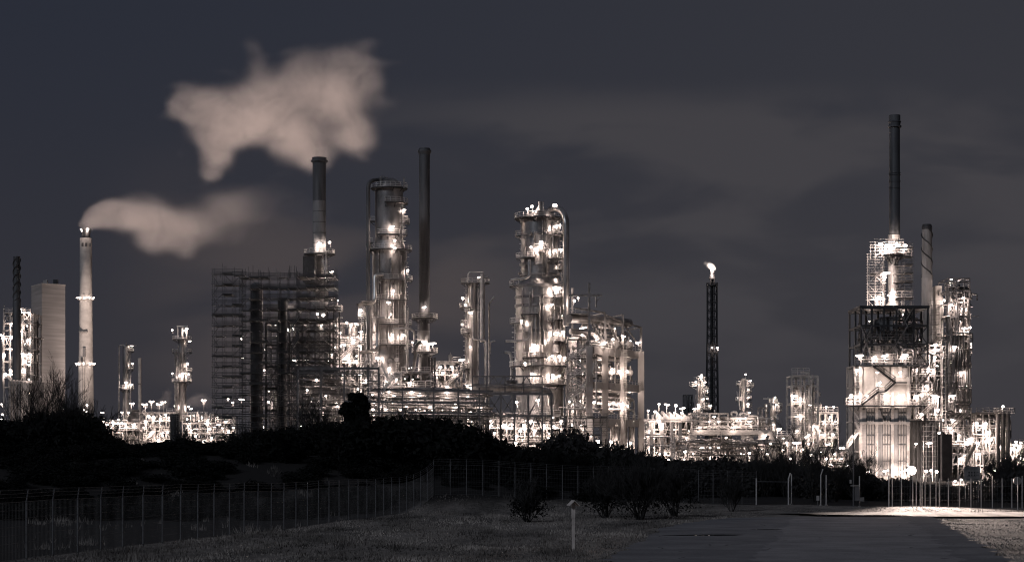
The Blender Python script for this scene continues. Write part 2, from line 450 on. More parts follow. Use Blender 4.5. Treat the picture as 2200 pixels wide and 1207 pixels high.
steam('steam_cloud', 'low drifting steam between the platformed column and the scaffolding', 908, [(412,866,34,20),(432,856,34,26),(452,866,40,30,0,.6)], 0.09, 2.5, 0.06, .9, 9, thin=.4)

# ---------------------------------------------------------------- ground, road, bank
def sstep(a, b, x):
    t = np.clip((x - a) / (b - a), 0, 1); return t*t*(3-2*t)
_r = np.random.RandomState(5)
_ph = _r.uniform(0, 2*PI, (10, 3)); _dir = _r.uniform(-1, 1, (10, 2))
def wob(X, Y, sc):
    o = 0
    for k in range(10):
        f = sc * (0.5 + k*0.23)
        o = o + np.sin(X*_dir[k,0]*f + Y*_dir[k,1]*f + _ph[k,0]) / (1 + k*.3)
    return o / 3.5
def bank_h(X, Y):
    h = 3.6 * (1 - sstep(-6, 17, X)) + 0.5 * (1 - sstep(20, 40, X))
    b = sstep(133, 166, Y + np.clip(-X, -5, 30)*.42) * (1 - sstep(188, 235, Y))
    edge = 1 - sstep(60, 120, np.abs(X + 20))
    return h * b * edge
def fence_x(Y):
    return -16.5 + (Y-68)*0.148
def asphalt_d(X, Y):
    """signed amount inside the asphalt apron (0..1)"""
    left = np.interp(Y, [40, 66.5, 86, 100, 108, 119, 124], [2.0, 3.2, 5.8, 7.6, 9.1, 12.7, 17.0])
    right = np.interp(Y, [40, 66.5, 71, 98, 120, 124], [12, 16.4, 17.2, 21.6, 25.4, 25.6])
    return sstep(-.5, .3, X-left) * sstep(-.35, .25, right-X) * (1 - sstep(121.3, 122.2, Y))
def ground_h(X, Y):
    z = bank_h(X, Y) + 0.05*wob(X, Y, .9) * sstep(30, 60, Y) + .06*wob(X+40, Y, .35)
    near = 1 - sstep(20, 60, np.abs(X-12) - 20)
    return z - .02
def grid_mesh(name, xs, ys, hf, mt):
    X, Y = np.meshgrid(xs, ys); Z = hf(X, Y)
    nx, ny = len(xs), len(ys)
    V = np.stack([X, Y, Z], -1).reshape(-1, 3)
    i = np.arange((ny-1)*(nx-1)); r_, c = i // (nx-1), i % (nx-1); a = r_*nx + c
    Q = np.stack([a, a+1, a+nx+1, a+nx], 1)
    b = MB(); b.add(V, Q, True); return b.build(name, mt, loc=(0, 0, 0))
def ground_mat():
    m = D.materials.new('winter_grass'); m.use_nodes = True; nt = m.node_tree; b = nt.nodes['Principled BSDF']
    b.inputs['Roughness'].default_value = .95; b.inputs['Specular IOR Level'].default_value = .1
    g_ = nd(nt, 'ShaderNodeNewGeometry')
    def nz(sc, st, det=5):
        mp = nd(nt, 'ShaderNodeMapping'); nt.links.new(g_.outputs['Position'], mp.inputs[0]); mp.inputs['Scale'].default_value = st
        n = nd(nt, 'ShaderNodeTexNoise', Scale=sc, Detail=det, Roughness=.62); nt.links.new(mp.outputs[0], n.inputs['Vector']); return n.outputs['Fac']
    a = nz(.16, (1, .45, 1)); c = nz(2.4, (1, .8, 1), 6); d = nz(.5, (1, .25, 1))
    k = mth(nt, 'ADD', mth(nt, 'MULTIPLY', a, .45), mth(nt, 'ADD', mth(nt, 'MULTIPLY', c, .30), mth(nt, 'MULTIPLY', d, .25)))
    col = mixc(nt, sm(nt, k, .36, .64), (.06, .056, .052), (.30, .27, .245))
    # the bank and what lies beyond is rough dark scrubland
    sp = nd(nt, 'ShaderNodeSeparateXYZ'); nt.links.new(g_.outputs['Position'], sp.inputs[0])
    dk = mth(nt, 'MAXIMUM', sm(nt, sp.outputs[2], .25, 1.0), sm(nt, sp.outputs[1], 149.5, 153))
    fx = mth(nt, 'ADD', mth(nt, 'MULTIPLY', mth(nt, 'SUBTRACT', sp.outputs[1], 68.0), .148), -16.5)
    dk = mth(nt, 'MAXIMUM', dk, sm(nt, mth(nt, 'SUBTRACT', fx, sp.outputs[0]), .1, .6))
    dk = mth(nt, 'MAXIMUM', dk, sm(nt, mth(nt, 'SUBTRACT', sp.outputs[1], mth(nt, 'ADD', mth(nt, 'MULTIPLY', sp.outputs[0], .455), 144.6)), 0.1, .8))
    col = mixc(nt, dk, col, (.030, .028, .027))
    nt.links.new(col, b.inputs['Base Color'])
    bp = nd(nt, 'ShaderNodeBump', Strength=.8, Distance=.12); nt.links.new(c, bp.inputs['Height']); nt.links.new(bp.outputs[0], b.inputs['Normal'])
    return m
def lin(a, b, n): return list(np.linspace(a, b, n, endpoint=False))
gx = [-6000, -2500, -1200, -600, -300, -150, -100] + lin(-80, 60, 240) + [60, 80, 110, 160, 300, 600, 1200, 2500, 6000]
gy = [-300, -100, -30, 0, 20, 35] + lin(45, 240, 300) + [240, 260, 300, 400, 600, 900, 1500, 3000, 6000, 9000]
gr = grid_mesh('ground', np.array(gx), np.array(gy), ground_h, ground_mat()); tag(gr, kind='structure')

# asphalt apron and its worn lighter lane, sheets just above the ground
def poly_sheet(name, L, Rr, z, mt, n=110):
    ys = np.linspace(L[0][1], L[-1][1], n)
    xl = np.interp(ys, [p[1] for p in L], [p[0] for p in L]); xr = np.interp(ys, [p[1] for p in Rr], [p[0] for p in Rr])
    rj = np.random.RandomState(3); xl = xl + rj.uniform(-.3, .3, n); xr = xr + rj.uniform(-.3, .3, n)
    V = []; m = 14
    for i in range(n):
        for k in range(m+1):
            V.append((xl[i] + (xr[i]-xl[i])*k/m, ys[i], z))
    Q = [(i*(m+1)+k, i*(m+1)+k+1, (i+1)*(m+1)+k+1, (i+1)*(m+1)+k) for i in range(n-1) for k in range(m)]
    b = MB(); b.add(V, Q); o = b.build(name, mt, loc=(0, 0, 0)); tag(o, kind='structure'); return o
def asph(name, c0, c1, rough):
    m = D.materials.new(name); m.use_nodes = True; nt = m.node_tree; b = nt.nodes['Principled BSDF']
    g_ = nd(nt, 'ShaderNodeNewGeometry')
    n1 = nd(nt, 'ShaderNodeTexNoise', Scale=.35, Detail=6, Roughness=.6); nt.links.new(g_.outputs['Position'], n1.inputs['Vector'])
    n2 = nd(nt, 'ShaderNodeTexNoise', Scale=14, Detail=3); nt.links.new(g_.outputs['Position'], n2.inputs['Vector'])
    f = mth(nt, 'ADD', mth(nt, 'MULTIPLY', n1.outputs['Fac'], .6), mth(nt, 'MULTIPLY', n2.outputs['Fac'], .4))
    vo = nd(nt, 'ShaderNodeTexVoronoi', Scale=.22); vo.feature = 'DISTANCE_TO_EDGE'
    wa = nd(nt, 'ShaderNodeVectorMath', operation='ADD'); nt.links.new(g_.outputs['Position'], wa.inputs[0]); nt.links.new(n1.outputs['Color'], wa.inputs[1]); nt.links.new(wa.outputs[0], vo.inputs['Vector'])
    crk = mth(nt, 'MULTIPLY', sm(nt, vo.outputs['Distance'], .010, .002), sm(nt, n1.outputs['Fac'], .50, .60))
    cc = mixc(nt, sm(nt, f, .35, .65), c0, c1)
    nt.links.new(mixc(nt, crk, cc, tuple(x*.25 for x in c0)), b.inputs['Base Color'])
    b.inputs['Roughness'].default_value = rough; b.inputs['Specular IOR Level'].default_value = .0
    bp = nd(nt, 'ShaderNodeBump', Strength=.5, Distance=.02); nt.links.new(n2.outputs['Fac'], bp.inputs['Height']); nt.links.new(bp.outputs[0], b.inputs['Normal'])
    return m
poly_sheet('road', [(2.0,40),(3.2,66.5),(5.8,86),(7.6,100),(9.1,108),(12.7,119),(17,122)], [(12,40),(16.4,66.5),(17.2,71),(21.6,98),(25.2,118),(25.6,122)], .105, asph('old_asphalt', (.15,.147,.155), (.25,.245,.252), .9))
poly_sheet('road_resurfaced_lane', [(6.4,40),(8.0,66.5),(11.4,86),(14.2,104),(16.8,121)], [(10.6,40),(14.9,66.5),(16.0,74),(20.2,98),(23.6,121)], .111, asph('newer_asphalt', (.19,.185,.192), (.30,.292,.30), .9))
# pale cross track running in front of the far fence
poly_sheet('gravel_track', [(26.0,122.6),(20.0,128),(17.0,134)], [(80,118.5),(80,128),(80,136)], .100, mat('gravel', (.165,.155,.145), .95, 0, .35, 1.5, .4), 20)
wm = D.materials.new('still_water'); wm.use_nodes = True
wb = wm.node_tree.nodes['Principled BSDF']; wb.inputs['Base Color'].default_value = (.01,.01,.012,1); wb.inputs['Roughness'].default_value = .03; wb.inputs['IOR'].default_value = 1.33
def puddle(cx, cy_, rx, ry, z, seed):
    r_ = random.Random(seed); n = 40; ph = [r_.uniform(0, 6) for _ in range(4)]
    V = [(cx, cy_, z)]
    for i in range(n):
        a = 2*PI*i/n; k = 1 + .18*math.sin(2*a+ph[0]) + .12*math.sin(3*a+ph[1]) + .08*math.sin(7*a+ph[2])
        V.append((cx + rx*k*math.cos(a), cy_ + ry*k*math.sin(a), z))
    b = MB(); b.add(V, [(0, 1+i, 1+(i+1) % n, 0) for i in range(n)])
    o = b.build('puddle', wm, loc=(0, 0, 0)); tag(o, kind='structure'); return o
puddle(PX(1516, 89.4), 89.4, 1.5, .7, .118, 1)
puddle(PX(1835, 124.5), 124.6, 2.4, .8, .112, 2)
puddle(PX(1890, 126), 125.6, 1.6, .5, .112, 4)
puddle(PX(1660, 95), 97, .9, .25, .118, 6)

# ---------------------------------------------------------------- grass tufts (uncountable)
def tufts(name, n, yr, xf, hmin, hmax, mt, label, seed, wv=.03):
    r_ = np.random.RandomState(seed)
    Y = yr[0] + (yr[1]-yr[0]) * r_.rand(n)**1.0
    X = xf(Y, r_.rand(n))
    clump = wob(X, Y, 1.7) + .7*wob(X+9, Y-5, 4.0)
    keep = (asphalt_d(X, Y) < .85) & (X > fence_x(Y)) & (Y < 144.6 + .455*X) & (clump > r_.uniform(-1.5, .9, n)) & ~((Y > 121) & (Y < 135) & (X > 17))
    X, Y, clump = X[keep], Y[keep], clump[keep]; n = len(X)
    Z = ground_h(X, Y); h = (hmin + (hmax-hmin)*r_.rand(n)) * np.where(X > 15, .45, 1) * (0.75 + .35*np.clip(clump, -1, 1))
    a = r_.rand(n)*2*PI; l = r_.normal(0, .35, (n, 2)) * h[:,None]
    w = wv * (0.6 + r_.rand(n))
    V = np.zeros((n, 3, 3)); dx, dy = np.cos(a)*w, np.sin(a)*w
    V[:,0] = np.stack([X-dx, Y-dy, Z-.02], 1); V[:,1] = np.stack([X+dx, Y+dy, Z-.02], 1); V[:,2] = np.stack([X+l[:,0], Y+l[:,1], Z+h], 1)
    Q = np.arange(n)[:,None]*3 + np.array([0,1,2,0])[None]
    b = MB(); b.add(V.reshape(-1, 3), Q)
    o = b.build(name, mt, loc=(0, 0, 0)); tag(o, label, 'grass', kind='stuff'); return o
M['grassblade'] = mat('dry_grass_blade', (.34, .305, .275),   .9, 0, .5, .2, 0, (1, .3, 1), 6, .2, (.035, .033, .031))
tufts('grass', 150000, (60, 150), lambda Y, u: (u*2-1) * Y*.29, .05, .16, M['grassblade'], 'short winter grass in front of the fence and beside the road', 3)

def weeds(name, n, label, seed):
    r_ = np.random.RandomState(seed); Y = r_.uniform(64, 148, n); X = r_.uniform(-1, 1, n) * Y * .28
    clump = wob(X*1.3+3, Y*.6, 1.1) + .8*wob(X-4, Y, 3.1)
    k = (X < 14) & (clump > .75) & (asphalt_d(X, Y) < .05) & ~((Y > 119) & (Y < 136) & (X > 16)); X, Y = X[k], Y[k]; n = len(X); Z = ground_h(X, Y)
    h = r_.uniform(.15, .42, n); a = r_.rand(n)*2*PI; l = r_.normal(0, .28, (n, 2))*h[:,None]; w = .014
    V = np.zeros((n, 3, 3)); V[:,0] = np.stack([X-np.cos(a)*w, Y-np.sin(a)*w, Z-.02], 1); V[:,1] = np.stack([X+np.cos(a)*w, Y+np.sin(a)*w, Z-.02], 1); V[:,2] = np.stack([X+l[:,0], Y+l[:,1], Z+h], 1)
    b = MB(); b.add(V.reshape(-1, 3), np.arange(n)[:,None]*3 + np.array([0,1,2,0])[None]); o = b.build(name, M['grassblade'], loc=(0, 0, 0)); tag(o, label, 'grass', kind='stuff')
weeds('tall_grass', 160000, 'clumps of taller dry grass scattered over the verge', 8)

# ---------------------------------------------------------------- shrubs and trees
def branch(b, p, d, L, r, depth, r_, nseg=4, spread=.55, up=.25, minr=.006, kids=(2, 4)):
    pts = [p]; q = p.copy(); dd = d.copy()
    for i in range(nseg):
        dd = (dd + Vector((r_.gauss(0, .12), r_.gauss(0, .12), r_.gauss(0, .08) + up*.12))).normalized()
        q = q + dd * (L/nseg); pts.append(q.copy())
    b.tube(pts, [r, max(minr, r*.45)], 4 if r > .03 else 3, False, smooth=False)
    if depth <= 0: return
    for k in range(r_.randint(*kids) + 1):
        t = r_.uniform(.3, 1.0); i = min(nseg-1, int(t*nseg)); s0 = pts[i].lerp(pts[i+1], t*nseg-i if i < nseg-1 else t*nseg-i)
        ax = Vector((r_.gauss(0,1), r_.gauss(0,1), r_.gauss(0,.5))).normalized()
        nd_ = (dd + ax*spread + Vector((0, 0, up))).normalized()
        branch(b, s0, nd_, L*r_.uniform(.5, .75), max(minr, r*.5), depth-1, r_, nseg-1 if nseg > 2 else 2, spread, up, minr, kids)
def shrub_mb(seed, h=3.0, stems=9, depth=3, spread=.6, r0=.05, lean=.55, minr=.008, kids=(2, 4)):
    r_ = random.Random(seed); b = MB()
    for i in range(stems):
        a = r_.uniform(0, 2*PI); d = Vector((math.cos(a)*lean*r_.uniform(.3, 1), math.sin(a)*lean*r_.uniform(.3, 1), 1)).normalized()
        branch(b, Vector((math.cos(a)*.15*h*.3, math.sin(a)*.15*h*.3, -.1)), d, h*r_.uniform(.5, .75), r0*r_.uniform(.6, 1.1), depth, r_, 4, spread, .3, minr, kids)
    return b
def leaves_mb(seed, n, rx, ry, rz, cz, size=.12, b=None, gap=.3):
    r_ = np.random.RandomState(seed); b = b or MB()
    d = r_.normal(size=(n, 3)); d /= np.linalg.norm(d, axis=1)[:,None]
    rad = r_.rand(n)**.45
    an = np.sin(d[:,0]*4+seed)*.16 + np.sin(d[:,2]*6+d[:,1]*5+seed*2)*.14 + np.sin(d[:,0]*11+d[:,2]*9+seed)*.09
    p = d * (rad * (1 + an))[:,None] * np.array([rx, ry, rz]) + np.array([0, 0, cz])
    cl = np.sin(p[:,0]*2.7/rx*2+seed) + np.sin(p[:,2]*3.1/rz*2+seed*3) + np.sin(p[:,1]*2.3/ry*2+1)
    p = p[cl > -1.6 + gap]; n = len(p)
    u = r_.normal(size=(n, 3)); u /= np.linalg.norm(u, axis=1)[:,None]
    v = np.cross(u, r_.normal(size=(n, 3))); v /= np.linalg.norm(v, axis=1)[:,None]
    s_ = size*(.5+r_.rand(n))[:,None]
    V = np.stack([p-u*s_, p+v*s_*.5, p+u*s_, p-v*s_*.5], 1)
    b.add(V.reshape(-1, 3), np.arange(n)[:,None]*4 + np.arange(4)[None]); return b
# a small library of shrub shapes as raw arrays, to be strewn over the bank
def raw(b):
    b._flush(); V = np.concatenate(b.V); Q = np.concatenate(b.Q); return V, Q
LIB = [raw(shrub_mb(s, 3.2, 8, 3, .6, .045, .6, .012)) for s in (11, 12, 13, 14)]
LIB2 = [raw(leaves_mb(s, 1500, 1.6, 1.5, 1.15, 1.0, .15, shrub_mb(s, 2.0, 5, 2, .6, .04, .6, .012), .1)) for s in (21, 22, 23, 24)]
def strew(name, spots, label, cat='scrub', mt='twig'):
    b = MB()
    for (x, y, s_, lib, rz) in spots:
        V, Q = lib; ca, sa = math.cos(rz), math.sin(rz)
        W_ = np.stack([(V[:,0]*ca - V[:,1]*sa)*s_[0], (V[:,0]*sa + V[:,1]*ca)*s_[0], V[:,2]*s_[1]], 1) + np.array([x, y, float(ground_h(np.array(x), np.array(y)))])
        b.add(W_, Q)
    o = b.build(name, M[mt], loc=(0, 0, 0)); tag(o, label, cat, kind='stuff'); return o
# skyline of the scrub on the bank, read as (px, py of its top)
SKY = [(-60,905),(0,900),(60,905),(110,885),(150,890),(200,905),(235,950),(270,962),(330,948),(380,942),(430,950),(480,952),(520,945),(560,930),(600,925),(660,920),(700,915),(760,905),(800,912),(840,902),(880,898),(940,905),(990,918),(1030,932),(1060,950),(1100,958),(1150,965),(1200,972),(1240,982),(1300,992),(1380,998)]
def sky_top(px): return float(np.interp(px, [a for a, _ in SKY], [b for _, b in SKY]))
sp_ = []
r_ = random.Random(4)
for k in range(300):
    px = r_.uniform(-80, 1400); Y = r_.choice([r_.uniform(150, 172), r_.uniform(164, 186)])
    x = PX(px, Y); zt = PZ(sky_top(px) + r_.uniform(-3, 16), Y); g0 = float(ground_h(np.array(x), np.array(Y)))
    h = max(.8, zt - g0)
    if h > 7: continue
    lib = r_.choice(LIB2) if r_.random() < .72 else r_.choice(LIB)
    hh = 2.1 if any(lib is q for q in LIB2) else 3.6
    sp_.append((x, Y, (min(2.2, max(.9, h/hh)) * r_.uniform(.9, 1.2), h/hh), lib, r_.uniform(0, 6)))
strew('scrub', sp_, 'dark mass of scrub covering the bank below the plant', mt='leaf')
sp_ = []
for k in range(420):      # low rough growth on the slope towards the fence
    Y = r_.uniform(118, 160); x = PX(r_.uniform(-120, 1300), Y)
    if x > 16 - (Y-118)*.1: continue
    if Y < 145 - max(0, x+6)*0: 
        if x > PX(np.interp(Y, [60, 142], [0, 932]), Y) - 1.0: continue
    sp_.append((x, Y, (r_.uniform(.4, 1.0), r_.uniform(.2, .5)), r_.choice(LIB2), r_.uniform(0, 6)))
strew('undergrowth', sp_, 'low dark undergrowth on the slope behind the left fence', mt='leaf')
sp_ = []
for k in range(190):      # hedge belt beyond the far fence, right half
    px = r_.uniform(1180, 2260); Y = r_.uniform(172, 205); x = PX(px, Y)
    top = np.interp(px, [1180, 1300, 1450, 1560, 1620, 1700, 1780, 1850, 1980, 2040, 2110, 2150, 2260], [985, 995, 1006, 1000, 1003, 1000, 1012, 1022, 1042, 1048, 1030, 1012, 1008])
    h = max(.5, PZ(top + r_.uniform(-4, 14), Y))
    lib = r_.choice(LIB2) if r_.random() < .6 else r_.choice(LIB); hh = 2.1 if any(lib is q for q in LIB2) else 3.6
    sp_.append((x, Y, (min(1.5, max(.8, h/hh)), h/hh), lib, r_.uniform(0, 6)))
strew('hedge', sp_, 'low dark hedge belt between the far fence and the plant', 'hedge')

def plant(name, cat, label, px, py_base, Y, top_py, seed, stems=9, depth=4, lean=.55, leafy=0, spread=.55, group=None, r0=.06, gz=None, minr=.009):
    x = PX(px, Y); z0 = float(ground_h(np.array(x), np.array(Y))) if gz is None else gz
    h = PZ(top_py, Y) - z0
    rt = D.objects.new(name, None); COL.objects.link(rt); rt.location = (x, Y, z0); tag(rt, label, cat, group)
    b = shrub_mb(seed, h/1.15, stems, depth, spread, r0, lean, minr, (1, 3) if cat == 'tree' else (2, 4))
    o = b.build('branches', M['twig'], rt, loc=(0, 0, 0))
    if leafy:
        lb = leaves_mb(seed, int(leafy*.7), h*.60, h*.5, h*.36, h*.42, .075, None, .5); lb.build('foliage', M['leaf'], rt, loc=(0, 0, 0))
    return rt
# bare trees and shrubs one can tell apart
plant('bare_tree', 'tree', 'tall bare tree leftmost on the bank, spreading in front of the furnace base', 45, 0, 168, 838, 31, 7, 4, .5)
plant('bare_tree', 'tree', 'widest bare tree, spreading in front of the concrete block', 95, 0, 168, 812, 32, 11, 4, .6, r0=.08)
plant('bare_tree', 'tree', 'bare tree with twigs crossing the right edge of the concrete block', 128, 0, 167, 826, 33, 9, 4, .65, r0=.07)
plant('bare_tree', 'tree', 'bare tree with twigs in front of the foot of the pale chimney', 185, 0, 166, 848, 34, 8, 4, .5)
plant('bare_tree', 'tree', 'thin bare tree just right of the foot of the pale chimney', 212, 0, 165, 858, 35, 7, 4, .6)
plant('bare_shrub', 'shrub', 'dark rounded shrub below the slim platformed column', 395, 0, 168, 918, 36, 10, 3, .7, 1500)
plant('bare_shrub', 'shrub', 'dark rounded shrub at the left foot of the scaffolding', 515, 0, 168, 915, 37, 10, 3, .7, 1500)
plant('bare_tree', 'tree', 'thin bare tree in front of the lights under the scaffolding', 690, 0, 170, 862, 38, 7, 4, .5)
plant('bare_tree', 'tree', 'small bare tree left of the dark pine', 665, 0, 169, 880, 39, 6, 4, .5)
plant('bare_shrub', 'shrub', 'wide dark bush in front of the far fence, right of the roofed post', 1375, 0, 119, 1002, 41, 16, 4, .75, 2600, r0=.05, gz=0)
plant('bare_shrub', 'shrub', 'dark bush directly behind the roofed post', 1300, 0, 124, 1012, 47, 14, 4, .75, 1800, r0=.045, gz=0)
plant('bare_shrub', 'shrub', 'dark bush right end of the clump in front of the far fence', 1450, 0, 126, 1010, 48, 12, 4, .7, 1500, r0=.045, gz=0)
plant('bare_shrub', 'shrub', 'small dark bush standing alone left of the roofed post', 1133, 0, 114, 1046, 42, 14, 4, .8, 1300, r0=.04, gz=0)
plant('bare_shrub', 'shrub', 'small pale twiggy bush right of the bush clump by the far fence', 1572, 0, 140, 1030, 49, 10, 4, .7, 0, r0=.03, gz=0)
plant('bare_tree', 'tree', 'bare tree in front of the concrete pipe table', 1588, 0, 178, 968, 43, 8, 4, .6)
plant('bare_tree', 'tree', 'bare tree in front of the open steel tower', 1655, 0, 176, 950, 44, 8, 4, .5)
plant('bare_tree', 'tree', 'bare tree just right of the open steel tower foot', 1690, 0, 175, 958, 50, 8, 4, .5)
plant('bare_tree', 'tree', 'tallest bare tree between the open steel tower and the big furnace', 1755, 0, 158, 932, 45, 9, 4, .45, r0=.07, gz=0)
plant('bare_tree', 'tree', 'slender bare tree left of the tall mast by the big furnace', 1790, 0, 162, 955, 46, 8, 4, .5, gz=0)
plant('bare_shrub', 'shrub', 'bare bush at the foot of the big furnace wall', 1840, 0, 172, 985, 51, 10, 4, .6)
plant('bare_shrub', 'shrub', 'dark rounded bush behind the round road sign', 2158, 0, 185, 985, 52, 12, 4, .6, 1800)
plant('bare_shrub', 'shrub', 'dark bush at the right end behind the far fence', 2196, 0, 188, 982, 53, 12, 4, .6, 1800)
# dark pine on the bank
x = PX(764, 168); z0 = float(ground_h(np.array(x), np.array(168.)))
rt = D.objects.new('pine_tree', None); COL.objects.link(rt); rt.location = (x, 168, z0)
tag(rt, 'dark bushy pine on the bank in front of the pipe bridge', 'tree')
b = MB(); b.tube([(0,0,-.2),(.05,0,2),(0,0,PZ(846,168)-z0)], [.16,.03], 6); b.build('trunk', M['twig'], rt, loc=(0,0,0))
b = MB(); r2 = random.Random(9)
for k in range(40):
    zz = r2.uniform(.22, 1.0); ht = PZ(843, 168) - z0; rr = (1-zz)*1.1 + .62
    a = r2.uniform(0, 2*PI); q = r2.uniform(.2, 1) * rr * 1.25
    tmp = leaves_mb(100+k, 420, .55, .5, .38, 0, .13); V, Q = raw(tmp)
    b.add(V + np.array([math.cos(a)*q, math.sin(a)*q, zz*ht*.97 - .2]), Q)
b.build('crown', M['leaf'], rt, loc=(0,0,0))

# ---------------------------------------------------------------- fences
def gz(x, y): return float(ground_h(np.array(float(x)), np.array(float(y))))
def fence(label, p0, p1, n, H, arm, mesh=True, group='chain link fences', cap=False, mt='steel', wires=8, skip=()):
    rt = D.objects.new('chain_link_fence', None); COL.objects.link(rt); rt.location = (p0[0], p0[1], 0)
    tag(rt, label, 'fence', group)
    a = Vector((p0[0], p0[1], 0)); c = Vector((p1[0], p1[1], 0)); d = (c-a).normalized(); nrm = Vector((-d.y, d.x, 0))
    P_ = [a.lerp(c, i/n) for i in range(n+1)]
    for i, q in enumerate(P_):
        if i in skip: continue
        z = gz(q.x, q.y); b = MB()
        b.tube([(q.x, q.y, z-.1), (q.x, q.y, z+H)], .035, 6)
        if arm: b.tube([(q.x, q.y, z+H), (q.x+d.x*arm[0]+nrm.x*arm[1], q.y+d.y*arm[0]+nrm.y*arm[1], z+H+.36)], .022, 5)
        b.build('post', M['mid'], rt)
    if mesh:
        b = MB()
        for i in range(n):
            q, w = P_[i], P_[i+1]; z0, z1 = gz(q.x, q.y), gz(w.x, w.y)
            for k in range(wires):
                h = .06 + (H-.1)*k/(wires-1); b.bar((q.x, q.y, z0+h), (w.x, w.y, z1+h), .009 if k not in (0, wires-1) else .018)
            L = (w-q).length; m = int(L/.12)
            for k in range(1, m):
                t = k/m; u = q.lerp(w, t); zz = z0+(z1-z0)*t
                b.bar((u.x, u.y, zz+.05), (u.x, u.y, zz+H-.03), .0042)
            if arm:
                for k in (.33, .66, 1):
                    o = d*arm[0]*k + nrm*arm[1]*k; b.bar((q.x+o.x, q.y+o.y, z0+H+.36*k), (w.x+o.x, w.y+o.y, z1+H+.36*k), .012)
        b.build('wire_mesh', M['steel' if mt == 'steel' else 'mid'], rt)
    return rt
A0 = (PX(57, 68), 68.0); B0 = (PX(932, 142), 142.0)
dx = (B0[0]-A0[0])/31; dy = (B0[1]-A0[1])/31
fence('long chain link fence with slanted arms running back along the left', (A0[0]-3*dx, A0[1]-3*dy), B0, 34, 2.03, (.45, .12), mt='steel')
fence('dim chain link fence behind the bushes, joining the corner of the long fence', B0, (PX(1625, 153), 153), 21, 2.2, (0, .0001), mt='mid')
# posts of the gate and the far fence on the right
def post_thing(px, Y, H, label, arm=0, r=.045, group='fence posts by the gate', name='fence_post', mt='rail'):
    t = Thing(name, label, 'post', px, Y, group); x = t.x(px); z = gz(x, Y); b = MB()
    if arm: b.tube([(x, Y, z-.1), (x, Y, z+H), (x+arm, Y, z+H+.45)], r, 6)
    else: b.tube([(x, Y, z-.1), (x, Y, z+H)], r, 6)
    b.build('post_shaft', M[mt], t.root)
    b = MB(); b.cyl((x, Y, z-.02), (x, Y, z+.06), r*2.6, 8); b.build('footing', M['conc'], t.root); return t
t = Thing('gate_frame', 'plain frame of two posts and a thin top bar, left of the meter box', 'gate', 1660, 152); 
b = MB(); b.tube([(t.x(1625), 152, 0), (t.x(1625), 152, 2.25)], .055, 6); b.build('post', M['rail'], t.root)
b = MB(); b.tube([(t.x(1694), 152, 0), (t.x(1694), 152, 2.2), (t.x(1698), 152, 2.65)], .055, 6); b.build('post', M['rail'], t.root)
b = MB(); b.tube([(t.x(1625), 152, 2.0), (t.x(1694), 152, 1.98)], .025, 6); b.build('top_bar', M['mid'], t.root)
post_thing(1700.5, 152.5, 2.3, 'upright post touching the right post of the plain gate frame')
post_thing(1763.5, 150.5, 2.3, 'bent topped fence post right of the small meter box', .16, group=None)
post_thing(1775, 152, 2.3, 'straight fence post right of the bent topped one by the meter box', group=None)
fe = Thing('steel_mesh_fence', 'light steel post fence with braced panels in front of the big furnace', 'fence', 1910, 151)
for i, px in enumerate([1909.5, 1917, 1936.5, 1961, 1968.5, 1977, 1981, 1987.5, 1998.5, 2011, 2018.5, 2037.5, 2061, 2086, 2108, 2132, 2153, 2174, 2196, 2217, 2240]):
    x = fe.x(px); b = MB(); rr = .05 if px in (1909.5, 2018.5) else .035; Hh = 2.25 if i % 3 else 2.45
    b.tube([(x, 151, -.1), (x, 151, Hh)], rr, 6); b.build('post', M['rail'], fe.root)
b = MB()
for h in (.08, .6, 1.1, 1.65, 2.15): b.bar((fe.x(1909.5), 151, h), (fe.x(2240), 151, h), .012)
b.bar((fe.x(1981), 151, .78), (fe.x(2010), 151, .78), .045); b.bar((fe.x(1909), 151, 2.45), (fe.x(1936), 151, 2.0), .03); b.bar((fe.x(1917), 151, 2.42), (fe.x(1937), 151, 2.42), .02)
xx = fe.x(1909.5)
while xx < fe.x(2240): b.bar((xx, 151, .05), (xx, 151, 2.15), .005); xx += .2
b.build('wire_mesh', M['mid'], fe.root)
# round road sign seen from behind
t = Thing('round_road_sign', 'back of a round road sign on a pale post in front of the far fence', 'road sign', 2186.5, 146)
x = t.x(2186.5); b = MB(); b.tube([(x, 146.0, -.1), (x, 146.0, PZ(1024, 146))], .036, 8); t.part('post', b, 'rail')
b = MB(); zc = PZ(1032.5, 146); b.cyl((x, 146.06, zc), (x, 146.10, zc), .30, 28); t.part('sign_plate', b, 'steel')
# information board
t = Thing('information_board', 'large grey information board with rows of pictograms above the far fence', 'sign board', 2088, 175)
x0, x1, z1_, z0_ = t.x(2071.5), t.x(2105.5), t.z(1002), t.z(1033)
b = MB(); b.span((x0, 175, z0_), (x1, 175.06, z1_)); t.part('panel', b, 'steel')
for xx in (x0+.12, x1-.12):
    b = MB(); b.span((xx-.04, 175.07, gz(xx, 175)), (xx+.04, 175.15, z1_)); t.part('leg', b, 'mid')
wdt, hgt = x1-x0, z1_-z0_
def U(u, v): return (x0+u*wdt, z1_-v*hgt)
b = MB()
def mark(u0, v0, u1, v1, d=.012):
    p = U(u0, v0); q = U(u1, v1); b.span((p[0], 175-d, q[1]), (q[0], 174.998, p[1]))
for (u0, u1) in ((.07,.16),(.18,.30),(.32,.40),(.44,.58),(.60,.72),(.74,.84)): mark(u0, .12, u1, .165)
for k, (u, v) in enumerate(((.26,.33),(.43,.33),(.60,.33),(.26,.52),(.43,.52),(.60,.52))):
    mark(u, v, u+.10, v+.13, .008)
mark(.78,.37,.92,.395); mark(.74,.57,.94,.595); mark(.16,.67,.72,.685); mark(.18,.84,.48,.875); mark(.64,.84,.92,.875)
t.part('lettering', b, 'dark')
